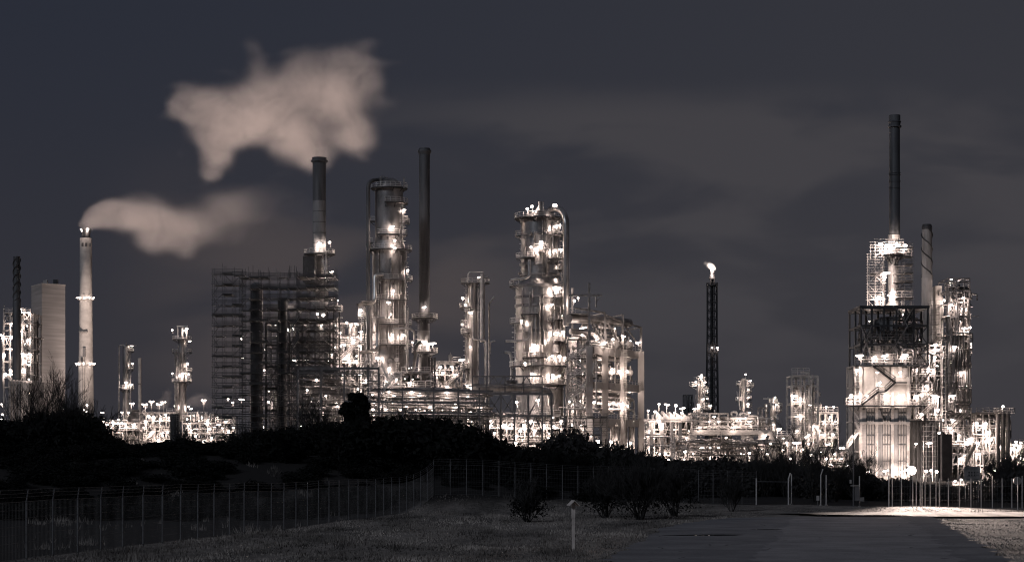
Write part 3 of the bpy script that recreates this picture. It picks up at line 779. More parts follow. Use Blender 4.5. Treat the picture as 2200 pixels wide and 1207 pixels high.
# meter box
t = Thing('meter_box', 'small pale meter box on a stub post left of the far fence posts', 'utility box', 1757, 149)
b = MB(); x = t.x(1757); b.span((x-.10, 148.9, .62), (x+.10, 149.1, .98)); t.part('box', b, 'pale'); b = MB(); b.tube([(x, 149, 0), (x, 149, .62)], .03, 6); t.part('post', b, 'steel')
# tall mast with boxes
t = Thing('tall_mast', 'tall thin dark mast with small boxes, left of the big furnace', 'mast', 1833.5, 150)
x = t.x(1833.5); b = MB(); b.tube([(x, 150, -.1), (x, 150, t.z(738))], [.055, .03], 6); t.part('pole', b, 'mid')
b = MB(); b.span((x-.22, 149.95, t.z(1043.4)), (t.x(1847), 150.03, t.z(1042))); t.part('crossarm', b, 'rail')
b = MB(); b.span((t.x(1825.5), 149.9, t.z(1038)), (t.x(1829), 150.1, t.z(1030))); t.part('lamp_head', b, 'pale')
b = MB(); b.span((t.x(1836), 149.9, t.z(1075)), (t.x(1846), 150.15, t.z(1045))); t.part('cabinet', b, 'mid')
b = MB(); b.span((t.x(1846), 149.8, t.z(1076)), (t.x(1855), 150.2, t.z(1068))); b.span((t.x(1853.5), 149.78, t.z(1077)), (t.x(1855.5), 150.22, t.z(1067))); t.part('camera_box', b, 'steel')
post_thing(1846.5, 150.5, 2.3, 'straight fence post behind the boxes of the tall mast', group=None)
# roofed post near the camera
t = Thing('roofed_post', 'pale slim wooden post with a little gable roof standing in the grass', 'post', 1232, 76.5)
x = t.x(1232); zt = PZ(1074, 76.5); z0 = gz(x, 76.5)
b = MB(); b.span((x-.06, 76.46, z0-.05), (x+.05, 76.56, zt-.12)); b.span((x-.075, 76.44, PZ(1113, 76.5)), (x+.065, 76.58, zt-.10)); b.span((x-.068, 76.45, PZ(1126, 76.5)), (x+.058, 76.57, PZ(1120, 76.5))); t.part('shaft', b, 'wood')
for sgn, nm in ((-1, 0), (1, 0)):
    b = MB(); w = .19
    p = [(x+.06, 76.2, zt), (x+.06, 76.85, zt)]
    v = []
    for yy in (76.22, 76.86):
        for (ux, uz) in ((0, 0), (sgn*w, -.19), (sgn*w, -.165), (0, .025)): v.append((x+.04+ux - (.10 if yy > 76.5 else 0), yy, zt+uz-.02))
    b.add(v, [(0,1,2,3),(4,7,6,5),(0,4,5,1),(1,5,6,2),(2,6,7,3),(3,7,4,0)]); t.part('roof_board', b, 'wood')
# ================================================================ builders for the plant
def pol(cx, cy_, r, a): return (cx + r*math.cos(R(a)), cy_ + r*math.sin(R(a)))
def add_platform(t, cx, cy_, z, r_in, width, a0, a1, deckmat='mid', brackets=True, railmat='rail', w=.10):
    b = MB(); b.deck(cx, cy_, z, r_in*.98, r_in+width, R(a0), R(a1), .22)
    if brackets:
        k = max(2, int(abs(a1-a0)/35)+1)
        for a in np.linspace(a0, a1, k):
            p = pol(cx, cy_, r_in, a); q = pol(cx, cy_, r_in+width*.92, a)
            b.bar((p[0], p[1], z-1.3), (q[0], q[1], z-.2), .13)
    d = b.build('platform', M[deckmat], t.root)
    b = MB(); b.railarc(cx, cy_, z, r_in+width-.06, R(a0), R(a1), w)
    for a in (a0, a1):
        if abs(a1-a0) < 355:
            p = pol(cx, cy_, r_in+.1, a); q = pol(cx, cy_, r_in+width-.06, a); b.rail((p[0], p[1], z), (q[0], q[1], z), w)
    b.build('railing', M[railmat], d)
    return d
def add_pipe(t, pts, rpx, dy=0.0, mt='pipe', bend=None, name='pipe', n=10):
    r = rpx * t.s; Q = [t.p(q[0], q[1], (q[2] if len(q) > 2 else dy)) for q in pts]
    b = MB(); b.tube(Q, r, n, True, bend if bend is not None else r*2.6)
    # flanges along the run
    for a, c in zip(Q, Q[1:]):
        L = (c-a).length
        if L > 9:
            for k in range(1, int(L/6)+1):
                m_ = a.lerp(c, k/(int(L/6)+1)); d = (c-a).normalized()*.12
                b.cyl(m_-d, m_+d, r*1.16, n)
    return b.build(name, M[mt], t.root)
def shell(t, cx, cy_, segs, mt, n=32, ring=3.0, head=None, name='shell', band=1.012):
    """segs: (py_top, py_bottom, r_px) from the top down"""
    prof = []
    t.surf = (t.surf or []) + [(cx, cy_, max(0, t.z(c)), t.z(a), r*t.s) for a, c, r in segs]
    for a, c, r in reversed(segs):
        r *= t.s; z0, z1 = t.z(c), t.z(a); z0 = max(z0, 0)
        z = z0
        if prof: prof.append((r, z0))
        else: prof.append((r, z0))
        k = max(1, int((z1-z0)/ring)); st = (z1-z0)/k
        for i in range(k):
            z = z0 + st*i
            if i: prof += [(r, z-.09), (r*band, z-.09), (r*band, z+.09), (r, z+.09)]
        prof.append((r, z1))
    b = MB(); b.lathe(cx, cy_, prof, n)
    o = b.build(name, M[mt], t.root)
    r = segs[0][2]*t.s; z1 = t.z(segs[0][0]); hh = (head if head is not None else r*.5)
    b = MB(); pr = [(r*math.cos(a), z1 + hh*math.sin(a)) for a in np.linspace(0, PI/2-.02, 8)] + [(.001, z1+hh)]
    b.lathe(cx, cy_, pr, n, True); b.build('top_head', M[mt], t.root)
    return o
def add_ladder(t, cx, cy_, r, a, z0, z1, mt='rail'):
    p = pol(cx, cy_, r+.35, a); b = MB(); b.ladder(p[0], p[1], z0, z1, .7, .08, True, -math.sin(R(a)), math.cos(R(a)))
    return b.build('ladder', M[mt], t.root)
def nozzles(t, cx, cy_, r, z0, z1, n, seed, mt='pipe'):
    r_ = random.Random(seed)
    for i in range(n):
        a = r_.uniform(-165, -15); z = r_.uniform(z0, z1); rr = r_.choice([.18, .25, .42]); p = pol(cx, cy_, r*.98, a); q = pol(cx, cy_, r+.7, a)
        b = MB(); b.cyl((p[0], p[1], z), (q[0], q[1], z), rr, 10); q2 = pol(cx, cy_, r+.82, a); b.cyl((q[0], q[1], z), (q2[0], q2[1], z), rr*1.4, 10)
        b.build('nozzle', M[mt], t.root)
def risers(t, cx, cy_, r, zl, n, seed, mt='pipe', angs=(-170, -10)):
    """small pipes that climb the shell"""
    r_ = random.Random(seed)
    for i in range(n):
        a = r_.uniform(*angs); rr = r_.uniform(.07, .2); p = pol(cx, cy_, r+rr+.25, a)
        z0 = r_.uniform(zl[0], zl[0]+(zl[1]-zl[0])*.4); z1 = r_.uniform(zl[0]+(zl[1]-zl[0])*.55, zl[1])
        q = pol(cx, cy_, r-.1, a); b = MB(); b.tube([(q[0], q[1], z0), (p[0], p[1], z0), (p[0], p[1], z1), (q[0], q[1], z1)], rr, 6, True, .5)
        b.build('riser_pipe', M[mt], t.root)
def steel_frame(xs, ys, zs, cw=.4, bw=.3, brace=.25, seed=1, top_only=False, skip=0.0):
    b = MB(); r_ = random.Random(seed)
    for x in xs:
        for y in ys: b.bar((x, y, 0 if not top_only else zs[0]), (x, y, zs[-1]), cw)
    for z in zs[(0 if top_only else 0):]:
        if z <= 0.1: continue
        for y in ys:
            for a, c in zip(xs, xs[1:]):
                if r_.random() >= skip: b.bar((a, y, z), (c, y, z), bw, bw*1.3)
        for x in xs:
            for a, c in zip(ys, ys[1:]): b.bar((x, a, z), (x, c, z), bw, bw*1.3)
    for za, zb in zip(zs, zs[1:]):
        for a, c in zip(xs, xs[1:]):
            u = r_.random()
            if u < brace:
                b.bar((a, ys[0], za), (c, ys[0], zb), bw*.6)
                if r_.random() < .5: b.bar((c, ys[0]+.05, za), (a, ys[0]+.05, zb), bw*.6)
    return b
def pipework(x0, x1, y0, y1, z0, z1, nh, nv, seed, rr=(.06, .22), valves=True):
    r_ = random.Random(seed); b = MB(); W_ = x1-x0
    for i in range(nh):
        z = z0 + (z1-z0) * r_.choice([.1, .22, .35, .5, .62, .75, .88, r_.random()]) + r_.uniform(-.4, .4); y = r_.uniform(y0, y1); r = r_.uniform(*rr)
        a = x0 + W_*r_.uniform(0, .5); c = a + W_*r_.uniform(.2, .8); c = min(c, x1)
        pts = [(a, y, z), (c, y, z)]
        if r_.random() < .5: pts.append((c, y, z - r_.uniform(1, 4)))
        if r_.random() < .4: pts.insert(0, (a, y, z + r_.uniform(-3, 3)))
        b.tube(pts, r, 6, True, r*3)
        if valves and r_.random() < .6:
            vx = r_.uniform(a, c); b.ell((vx, y-.02, z), (r*2, r*2, r*2.2), 6, 4); b.cyl((vx, y, z), (vx, y, z+r*2+.5), .06, 5)
            b.cyl((vx, y, z+r*2+.5), (vx, y, z+r*2+.58), .28, 8)
    for i in range(nv):
        x = r_.uniform(x0, x1); y = r_.uniform(y0, y1); a = z0 + (z1-z0)*r_.uniform(0, .5); c = a + (z1-z0)*r_.uniform(.2, .6); c = min(c, z1); r = r_.uniform(*rr)
        pts = [(x, y, a), (x, y, c)]
        if r_.random() < .6: pts.append((x + r_.choice([-1, 1])*r_.uniform(.6, 2.5), y, c))
        if r_.random() < .3: pts.append((pts[-1][0], y, c-r_.uniform(.5, 2)))
        b.tube(pts, r, 6, True, r*3)
        if valves and r_.random() < .4: b.ell((x, y-.02, r_.uniform(a, c)), (r*2, r*2, r*2.4), 6, 4)
    return b
def drum_h(t, x0, x1, y, z, r, mt='pipe', name='drum', n=16, axis='x', saddles=True):
    b = MB()
    if axis == 'x':
        b.cyl((x0, y, z), (x1, y, z), r, n, caps=False)
        for x, s_ in ((x0, -1), (x1, 1)): b.ell((x, y, z), (r*.5, r, r), n, 8, 'x')
        if saddles:
            for f in (.2, .8): xx = x0+(x1-x0)*f; b.span((xx-.25, y-r*.7, z-r-.5), (xx+.25, y+r*.7, z-r*.6))
        for f in (.3, .5, .7): xx = x0+(x1-x0)*f; b.cyl((xx, y, z+r*.9), (xx, y, z+r+.5), r*.18, 8)
    else:
        b.cyl((x0, y, z), (x0, x1, z), r, n, caps=False); b.ell((x0, y, z), (r, r*.5, r), n, 8, 'y')
    return b.build(name, M[mt], t.root)
def drum_v(t, x, y, z0, z1, r, mt='pipe', name='vessel', n=16):
    b = MB(); b.lathe(x, y, [(r, z0), (r, (z0+z1)/2-.05), (r*1.03, (z0+z1)/2-.05), (r*1.03, (z0+z1)/2+.05), (r, (z0+z1)/2+.05), (r, z1)], n)
    b.ell((x, y, z1), (r, r, r*.5), n, 6); b.ell((x, y, z0), (r, r, r*.4), n, 6)
    b.cyl((x, y, z1+r*.4), (x, y, z1+r*.5+.5), r*.2, 8)
    for a in (0, 2, 4): b.bar((x+r*.8*math.cos(a), y+r*.8*math.sin(a), z0-1.2), (x+r*.8*math.cos(a), y+r*.8*math.sin(a), z0), .14)
    return b.build(name, M[mt], t.root)
def unit(t, px0, px1, py_top, py_bot, d0, d1, levels, bays, seed, lamps=(), nh=40, nv=40, framemat='steel', pipemat='pipe', rails=True, vessels=3, brace=.3, p=450, fw=.35, floors=True, rr=(.06,.2)):
    """an open steel process structure packed with pipework, vessels, floors, rails and lamps"""
    x0, x1 = t.x(px0), t.x(px1); z1 = t.z(py_top); z0 = max(0, t.z(py_bot)); y0, y1 = t.Y+d0, t.Y+d1
    xs = list(np.linspace(x0, x1, bays+1)); ys = list(np.linspace(y0, y1, 3)); zs = [z0 + (z1-z0)*f for f in levels]
    r_ = random.Random(seed)
    steel_frame(xs, ys, zs, fw, fw*.75, brace, seed).build('frame', M[framemat], t.root)
    for i, z in enumerate(zs):
        if z < 1: continue
        if floors:
            a = r_.randint(0, max(0, bays-1)); c = min(bays, a + max(1, bays//2 + r_.randint(0, bays//2+1)))
            b = MB(); b.span((xs[a], y0+.2, z+.18), (xs[c], y1, z+.26)); d = b.build('floor_grating', M['mid'], t.root)
            if rails: b = MB(); b.rail((xs[a], y0-.3, z+.2), (xs[c], y0-.3, z+.2), .085); b.build('railing', M['rail'], d)
    for k in range(max(1, (nh+nv)//40)):
        w = (x1-x0); a = x0 + w*r_.uniform(0, .2)*k*.5; 
        f = 1/max(1, (nh+nv)//40)
        pipework(x0 - .5, x1 + .5, y0-.4, y1, z0+.3, z1+.8, int(nh*f*.6)+1, int(nv*f*.6)+1, seed*7+k, (rr[0]*1.3, rr[1]*1.5)).build('pipework', M[(pipemat, 'mid', 'rail', 'steel')[k % 4]], t.root)
    for k in range(vessels):
        zb = r_.choice(zs[:-1]); hh = (z1-z0)/len(levels)
        if r_.random() < .5:
            xx = r_.uniform(x0+1, x1-1); drum_v(t, xx, r_.uniform(y0+1, y1-1), zb+1.3, zb + min(5, max(2.2, hh*r_.uniform(.7, 1.3)))+1, r_.uniform(.5, 1.0))
        else:
            xx = r_.uniform(x0, x1-(x1-x0)*.4); drum_h(t, xx, xx + min(6, (x1-x0)*.4), r_.uniform(y0+.5, y1-1), zb+1.7, r_.uniform(.5, .85))
    if (z1-z0) > 8 and rails:
        b = MB(); xx = r_.choice([x0, x1]); b.ladder(xx + .5, y0-.4, z0, z1, .7, .09, True); b.build('ladder', M['rail'], t.root)
        for i in range(len(zs)-1):
            if zs[i+1]-zs[i] < 6.5 and r_.random() < .6:
                a = r_.uniform(x0+1, x1-3); s_ = r_.choice([-1, 1]); L = (zs[i+1]-zs[i])*1.1
                if x0 < a+s_*L < x1: b = MB(); b.stair((a, y0-.9, zs[i]), (a+s_*L, y0-.9, zs[i+1]), .9); b.build('stair', M['rail'], t.root)
    t.lamps(lamps, d0-.8, p)
    for k in range(max(4, int((x1-x0)*(z1-z0)/28))):       # small bulkhead lights along the walkways
        z = r_.choice(zs[1:] if len(zs) > 1 else zs) + r_.uniform(1.2, 2.2); put_lamp(t.root, (r_.uniform(x0, x1), y0 + r_.uniform(-.6, 3), min(z, z1-.3)), 100, .75, r_.random() < .25)
def scaffold(t, x0, x1, y0, y1, z0, z1, dx, dyy, dz, seed, tubemat='tubes', plankmat='plank', w=.07, plank=.8, brace=.22, over=1.2, mesh_name='scaffold_tubes', jag=True, rails=True):
    r_ = random.Random(seed); b = MB(); nx = max(1, int((x1-x0)/dx)); ny = max(1, int((y1-y0)/dyy)); xs = np.linspace(x0, x1, nx+1); ys = np.linspace(y0, y1, ny+1)
    nz = max(1, int((z1-z0)/dz)); zs = np.linspace(z0, z1, nz+1)
    for x in xs:
        for y in ys: b.bar((x, y, z0), (x, y, z1 + (r_.uniform(.3, over*2) if jag else 0)), w)
    for z in zs[1:]:
        for y in ys:
            b.bar((x0-.3, y, z), (x1+.3, y, z), w)
            if rails:
                b.bar((x0-.2, y, z+.5), (x1+.2, y, z+.5), w*.8); b.bar((x0-.2, y, z+1.05), (x1+.2, y, z+1.05), w*.8)
        for x in xs: b.bar((x, y0-.3, z), (x, y1+.3, z), w)
    for i in range(nz):
        for j in range(nx):
            if r_.random() < brace: b.bar((xs[j], ys[0]-.06, zs[i]), (xs[j+1], ys[0]-.06, zs[i+1]), w)
            if r_.random() < brace*.6: b.bar((xs[j+1], ys[-1]+.06, zs[i]), (xs[j], ys[-1]+.06, zs[i+1]), w)
    b.build(mesh_name, M[tubemat], t.root)
    for z in zs[1:]:
        b = MB(); any_ = False; j = 0
        for j in range(nx):
            for k in range(ny):
                if r_.random() < plank and (k < ny):
                    b.span((xs[j]+.04, ys[k]+.05, z+.03), (xs[j+1]-.04, ys[k+1]-.05, z+.09)); any_ = True
                    if k == 0 and r_.random() < .7: b.span((xs[j]+.04, ys[0]-.04, z+.09), (xs[j+1]-.04, ys[0]-.01, z+.26))
        if any_ and len(b.V) > 2: b.build('plank_deck', M[plankmat], t.root)

# ================================================================ far left: furnace unit, concrete block, chimney
t = Thing('furnace', 'dark furnace box with a tall spiral strake stack, at the far left edge', 'furnace', 38, 600)
cx, cyy = t.ctr(36, 612)
b = MB(); b.lathe(cx, cyy, [(t.s*9.0, t.z(815)), (t.s*8.6, t.z(650)), (t.s*7.2, t.z(640)), (t.s*7.2, t.z(551)), (t.s*6.2, t.z(551))], 20); st = b.build('stack', M['stackdark'], t.root)
b = MB()
for ph in (0, 2.1, 4.2): b.tube([(cx + t.s*7.6*math.cos(ph+a), cyy + t.s*7.6*math.sin(ph+a), t.z(648) + a/(2*PI)*7.5) for a in np.linspace(0, 2*PI*1.75, 44)], .22, 4, False, smooth=False)
b.build('strake', M['stackdark'], st); t.zY = None
b = MB(); b.span((t.x(13), 604, 0), (t.x(62), 620, t.z(816))); t.part('furnace_wall', b, 'concdark')
b = MB()
for px in (16, 22, 29, 36, 41, 48, 55, 60): b.bar((t.x(px), 603.8, 0), (t.x(px), 603.8, t.z(818)), .3)
for py in (826, 848, 872): b.bar((t.x(13), 603.8, t.z(py)), (t.x(62), 603.8, t.z(py)), .28)
t.part('buckstay', b, 'mid')
b = MB(); b.span((t.x(45), 600, 0), (t.x(62), 604, t.z(822))); t.part('side_box', b, 'conc')
t.lamps([(62,783,2),(62,815,2),(62,845,-6),(3,868,-4),(5,890,-4)], 0, 700)
t = Thing('process_structure', 'lit open steel structure behind the far left strake stack', 'structure', 30, 628)
unit(t, 8, 66, 672, 900, 0, 14, [0,.3,.42,.54,.66,.78,.9,1], 4, 501, [(24,696),(13,727),(26,724),(22,750),(10,761),(48,760),(62,761),(22,795),(50,793),(10,803),(60,672),(45,664),(58,700),(45,712),(60,730),(2,720),(55,775)], 70, 70, 'pale', rr=(.08,.25), p=600)
b = MB(); drum_v(t, t.x(60), 632, t.z(715), t.z(698), .9, 'pale')
b = MB(); b.bar((t.x(9), 628, 0), (t.x(9), 628, t.z(655)), .25); t.part('vent_pole', b, 'steel')
t = Thing('concrete_tower', 'tall windowless concrete block with two small boxes on its flat roof', 'building', 102, 850)
# two faces seen: the narrow left one and the broad front
A_ = Vector((t.x(90), 850, 0)); Lx = P(65, 1000, 861).x; Rx = P(139, 1000, 856).x
zt_ = t.z(611)
fp = [(A_.x, 850), (Rx, 856), (Rx-5.5, 875), (Lx-.6, 861+6)]
fp = [(A_.x, 850.0), (Rx, 857.0), (Rx-4.4, 872.0), (Lx, 863.0)]
b = MB(); v = [(x, y, z) for z in (0, zt_) for x, y in fp]; b.add(v, [(0,1,5,4),(1,2,6,5),(2,3,7,6),(3,0,4,7),(4,5,6,7)]); t.part('wall', b, 'concdark')
b = MB(); cxx = sum(p_[0] for p_ in fp)/4; cyc = sum(p_[1] for p_ in fp)/4
v = [(cxx+(x-cxx)*1.02, cyc+(y-cyc)*1.02, z) for z in (zt_, zt_+.6) for x, y in fp]; b.add(v, [(0,1,5,4),(1,2,6,5),(2,3,7,6),(3,0,4,7),(4,5,6,7),(0,3,2,1)]); t.part('roof_edge', b, 'conc')
b = MB(); b.box((t.x(84), 862, zt_+1.7), (1.7, 2, 2.4)); t.part('roof_box', b, 'conc', 'pale roof box on the left')
b = MB(); b.box((t.x(106), 862, zt_+1.8), (1.8, 2, 2.6)); t.part('roof_box', b, 'dark', 'dark roof box on the right')
spot(t.root, P(20, 960, 800), P(110, 780, 856), 9e4, 60, .9); spot(t.root, P(150, 960, 790), P(110, 700, 856), 7e4, 55, .9)

t = Thing('chimney', 'tall pale tapering chimney with a dark rim, steam blowing from its top', 'chimney', 184.5, 900)
cx, cyy = t.ctr(184.5, 903)
b = MB(); prof = [(t.s*18.2, 0), (t.s*17.0, t.z(880)), (t.s*15.5, t.z(790)), (t.s*13.4, t.z(640)), (t.s*12.6, t.z(512)), (t.s*11, t.z(512))]; b.lathe(cx, cyy, prof, 36, True); t.part('shaft', b, 'conc')
b = MB(); b.lathe(cx, cyy, [(t.s*9, t.z(512)), (t.s*9, t.z(500)), (t.s*10.5, t.z(500)), (t.s*10.5, t.z(491)), (t.s*9, t.z(491))], 24); t.part('rim', b, 'dark')
def cr(py): return t.s*float(np.interp(py, [512, 640, 790, 880], [12.6, 13.4, 15.5, 17.0]))
for py in (640, 781):
    b = MB(); b.deck(cx, cyy, t.z(py+3), cr(py), cr(py)+.9, 0, 2*PI, .2); d = t.part('gallery', b, 'steel'); 
    for a in (-165, -128, -90, -52, -15): q = pol(cx, cyy, cr(py)+1.0, a); put_lamp(t.root, (q[0], q[1], t.z(py)), 260, 1.25)
for a in (-140, -60): q = pol(cx, cyy, t.s*11, a); put_lamp(t.root, (q[0], q[1], t.z(494)), 700, 1.6)
for px in (177, 184.5, 191.5):
    b = MB(); q = px; yy = cyy - math.sqrt(max(0, (t.s*12.65)**2 - (t.x(px)-cx)**2)); b.box((t.x(px), yy-.02, t.z(527)), (.9, .3, 1.6)); t.part('vent_slot', b, 'dark')
b = MB(); b.box((t.x(179), cyy-cr(714)+.1, t.z(713)), (3.9, 1.6, .4))
for k in range(7): b.bar((t.x(172+k*2.3), cyy-cr(714)-.3, t.z(713)), (t.x(172+k*2.3), cyy-cr(714)-.3, t.z(718)), .15)
t.part('balcony', b, 'mid')
b = MB(); b.box((t.x(181.5), cyy-cr(757)-.1, t.z(757)), (1.2, .8, 4.2)); t.part('hatch', b, 'mid'); b = MB(); b.box((t.x(176.5), cyy-cr(774)-.1, t.z(774)), (1.0, .8, 2)); t.part('hatch', b, 'dark')
b = MB(); b.bar((t.x(178.5), cyy-cr(790)-.3, t.z(764)), (t.x(178), cyy-cr(890)-.6, 0), .2); b.bar((t.x(182.5), cyy-cr(790)-.3, t.z(764)), (t.x(182.5), cyy-cr(890)-.6, 0), .2); t.part('downpipe', b, 'steel')
for q, pw in ((150, 1.0), (215, 1.0)):
    spot(t.root, P(q, 985, 850), P(184.5, 700, 903), 1.25e5*pw, 50, .9)
t.lamps([(187,870),(186,884),(180,880)], -20, 900, 1.3)

# far row of lamp masts; hidden ground spots are added to brighten the steam
yard = Thing('floodlight_mast', 'floodlight mast with a pair of lamps between the two slim left columns', 'floodlight', 326, 925)
def mast(px, py_top, Y, label, group='floodlight masts', n=2, p=900, sc=1.4):
    t = Thing('floodlight_mast', label, 'floodlight', px, Y, group) if label else yard
    zt = t.z(py_top); b = MB(); x = t.x(px)
    b.tube([(x, Y, 0), (x, Y, zt)], [.22, .12], 8); t.part('pole', b, 'steel')
    b = MB(); b.bar((x-.9, Y, zt), (x+.9, Y, zt), .14); t.part('crossbar', b, 'steel')
    for k in range(n): put_lamp(t.root, (x + (k-(n-1)/2)*1.4, Y-.3, zt+.1), p, sc)
    return t
mast(326, 863, 925, None)
for px, py_, lb in ((312, 869, 'low floodlight mast right of the thin pale stack'), (352, 864, 'floodlight mast right in front of the low steam wisp'), (342, 869, 'floodlight mast in the middle of the far row of lamps'), (438, 860, 'bright floodlight mast just left of the scaffolding'), (283, 867, 'floodlight mast left of the thin pale stack')):
    mast(px, py_, 922, lb)
for px, py, pw, tx, ty, yy, ty_ in ((420,985,1.0,430,250,930,960), (620,985,1.25,600,250,930,960), (800,985,1.3,740,230,930,960), (205,985,1.0,235,480,850,895), (320,985,1.0,320,490,850,895), (430,985,.7,440,490,850,895)):
    spot(yard.root, P(px, py, yy), P(tx, ty, ty_), (8e5 if yy > 900 else 3.6e5)*pw, 62, .9)  # unseen spots added under the steam to brighten it, not carried by the masts

# ================================================================ two slim columns, tank and low racks on the left
t = Thing('distillation_column', 'slim left column with a side pipe, next to the thin pale stack', 'column', 271, 700)
cx, cyy = t.ctr(271, 702)
shell(t, cx, cyy, [(744, 905, 7.4)], 'clad', 20, 3.5)
add_pipe(t, [(266,741),(255.5,741),(255.5,900)], 1.3, 0)
add_pipe(t, [(281,762),(281,890)], .8, 0)
for py, a0, a1 in ((755, -60, 40), (794, -50, 30), (835, -200, 20)): add_platform(t, cx, cyy, t.z(py), 7.4*t.s, 1.5, a0, a1)
add_ladder(t, cx, cyy, 7.4*t.s, -30, t.z(880), t.z(755))
b = MB(); b.bar((t.x(268), 701, t.z(742)), (t.x(292), 701, t.z(742)), .3); b.bar((t.x(270), 701, t.z(744)), (t.x(270), 701, t.z(735)), .3); t.part('davit', b, 'steel')
t.lamps([(283,743,-1),(285,781,-1,400),(271,822,-3.2,1300),(282,826,-1.5)], 0, 500)
t = Thing('thin_stack', 'thin pale stack standing between the two slim left columns', 'stack', 300, 760)
b = MB(); cx = t.x(300); b.lathe(cx, 760, [(t.s*4.2, 0), (t.s*3.6, t.z(772)), (t.s*3.9, t.z(772)), (t.s*3.9, t.z(769)), (t.s*3, t.z(769))], 20, False); t.part('shaft', b, 'conc')
b = MB(); b.lathe(cx, 760, [(t.s*4.4, t.z(826)), (t.s*4.4, t.z(823)), (t.s*3.6, t.z(823))], 20); t.part('collar', b, 'steel')
spot(t.root, P(318, 960, 715), P(300, 810, 760), 3.5e4, 50, .8)  # added spot without a fixture, brightens the dull stack
t = Thing('distillation_column', 'slim column with many side balconies and a crane beam on top, left of the scaffolding', 'column', 391, 690)
cx, cyy = t.ctr(391, 692)
shell(t, cx, cyy, [(728, 821, 8.2), (824, 905, 9.6)], 'clad', 22, 3.2)
add_pipe(t, [(379,752),(379,900)], 1.8, -.5); add_pipe(t, [(383.5,765),(383.5,820)], 1.2, -1.3); add_pipe(t, [(376,822),(376,905)], 1.2, 0)
add_pipe(t, [(375,748),(377,790),(377,815)], 1.2, 0)
for py, a0, a1, w in ((729, -200, 20, 2.0), (757, -215, -160, 2.2), (757, -40, 20, 2.2), (798, -50, 20, 2.2), (820, -200, 20, 2.2), (806, -35, 20, 2.0)): add_platform(t, cx, cyy, t.z(py), 8.2*t.s, w, a0, a1)
b = MB(); b.bar((t.x(379), 691, t.z(701)), (t.x(402), 691, t.z(701)), .45); b.bar((t.x(400), 691, t.z(729)), (t.x(400), 691, t.z(701)), .4); b.bar((t.x(381), 691, t.z(729)), (t.x(381), 691, t.z(701)), .25); b.bar((t.x(391), 691, t.z(729)), (t.x(391), 691, t.z(705)), .5); t.part('crane_beam', b, 'rail')
add_ladder(t, cx, cyy, 8.2*t.s, -25, t.z(820), t.z(729)); risers(t, cx, cyy, 8.2*t.s, (t.z(870), t.z(735)), 5, 61)
t.lamps([(370,709,-1.5),(397,710,-3,600),(401,706,-2,500),(408,733,-1),(403,781,-1,1200),(370,802,-1.5),(393,803,-3.5,1200),(405,804,-1,600),(385,806,-3.2,500),(405,873,-2,700),(410,878,-2,500),(376,872,-1)], 0, 400)
t = Thing('storage_tank', 'pale round tank with a shallow cone roof below the slim left column', 'tank', 262, 690)
cx = t.x(264); b = MB(); rr = t.s*33; b.lathe(cx, 708, [(rr, 0), (rr, t.z(906))], 40); t.part('wall', b, 'pale')
b = MB(); b.lathe(cx, 708, [(rr*1.02, t.z(907)), (rr*1.02, t.z(905)), (t.s*14, t.z(882)), (t.s*14, t.z(877)), (.01, t.z(876))], 40); t.part('roof', b, 'pale')
b = MB(); b.railarc(cx, 708, t.z(905), rr, R(-180), R(0), .1); t.part('railing', b, 'rail')
t = Thing('small_tank', 'small dark round tank in front of the platformed slim column', 'tank', 375, 640)
b = MB(); cx = t.x(375); b.lathe(cx, 640, [(t.s*10, t.z(965)), (t.s*10, t.z(891)), (t.s*9.6, t.z(889)), (.01, t.z(888))], 24); t.part('wall', b, 'dark')
b = MB(); b.railarc(cx, 640, t.z(898), t.s*11, R(-180), R(0), .1); t.part('railing', b, 'steel')
b = MB(); b.ladder(t.x(384), 638, 0, t.z(890), .7, .08); t.part('ladder', b, 'steel')
t = Thing('pipe_rack', 'lit pipe rack with low pipes around the pale cone roofed tank', 'pipe rack', 330, 670)
unit(t, 215, 300, 908, 975, 0, 10, [0,.45,.75,1], 6, 601, [(220,886),(222,899),(222,906),(254,901),(262,907),(230,912),(252,910),(270,912),(287,911),(276,886),(262,886),(243,905),(236,930),(275,959),(296,959)], 60, 60, 'steel', p=900, vessels=3)
t = Thing('pipe_rack', 'lit pipe rack between the two slim columns, below the far row of lamps', 'pipe rack', 330, 680)
unit(t, 300, 372, 886, 975, 0, 12, [0,.3,.55,.8,1], 5, 602, [(308,918),(325,929,-3,1500),(349,930,-2),(360,929,-2),(330,895),(318,893),(345,900),(355,890,-1),(312,905),(366,897),(340,945)], 70, 60, 'steel', p=800, vessels=4)
t = Thing('pipe_rack', 'lit pipe rack between the platformed slim column and the scaffolding', 'pipe rack', 430, 680)
unit(t, 392, 500, 893, 975, 0, 12, [0,.3,.55,.8,1], 6, 603, [(404,914),(411,924),(413,890),(402,900,-1),(432,896),(445,905),(460,898),(435,949),(450,920),(470,912),(420,936),(455,940),(485,905),(492,925)], 80, 60, 'steel', p=850, vessels=5)
for i, px in enumerate((412, 430, 452)): add_pipe(t, [(px,903,-3),(px,888,-3),(px+8,888,-3),(px+8,903,-3)], 2.4, -3, 'pale')

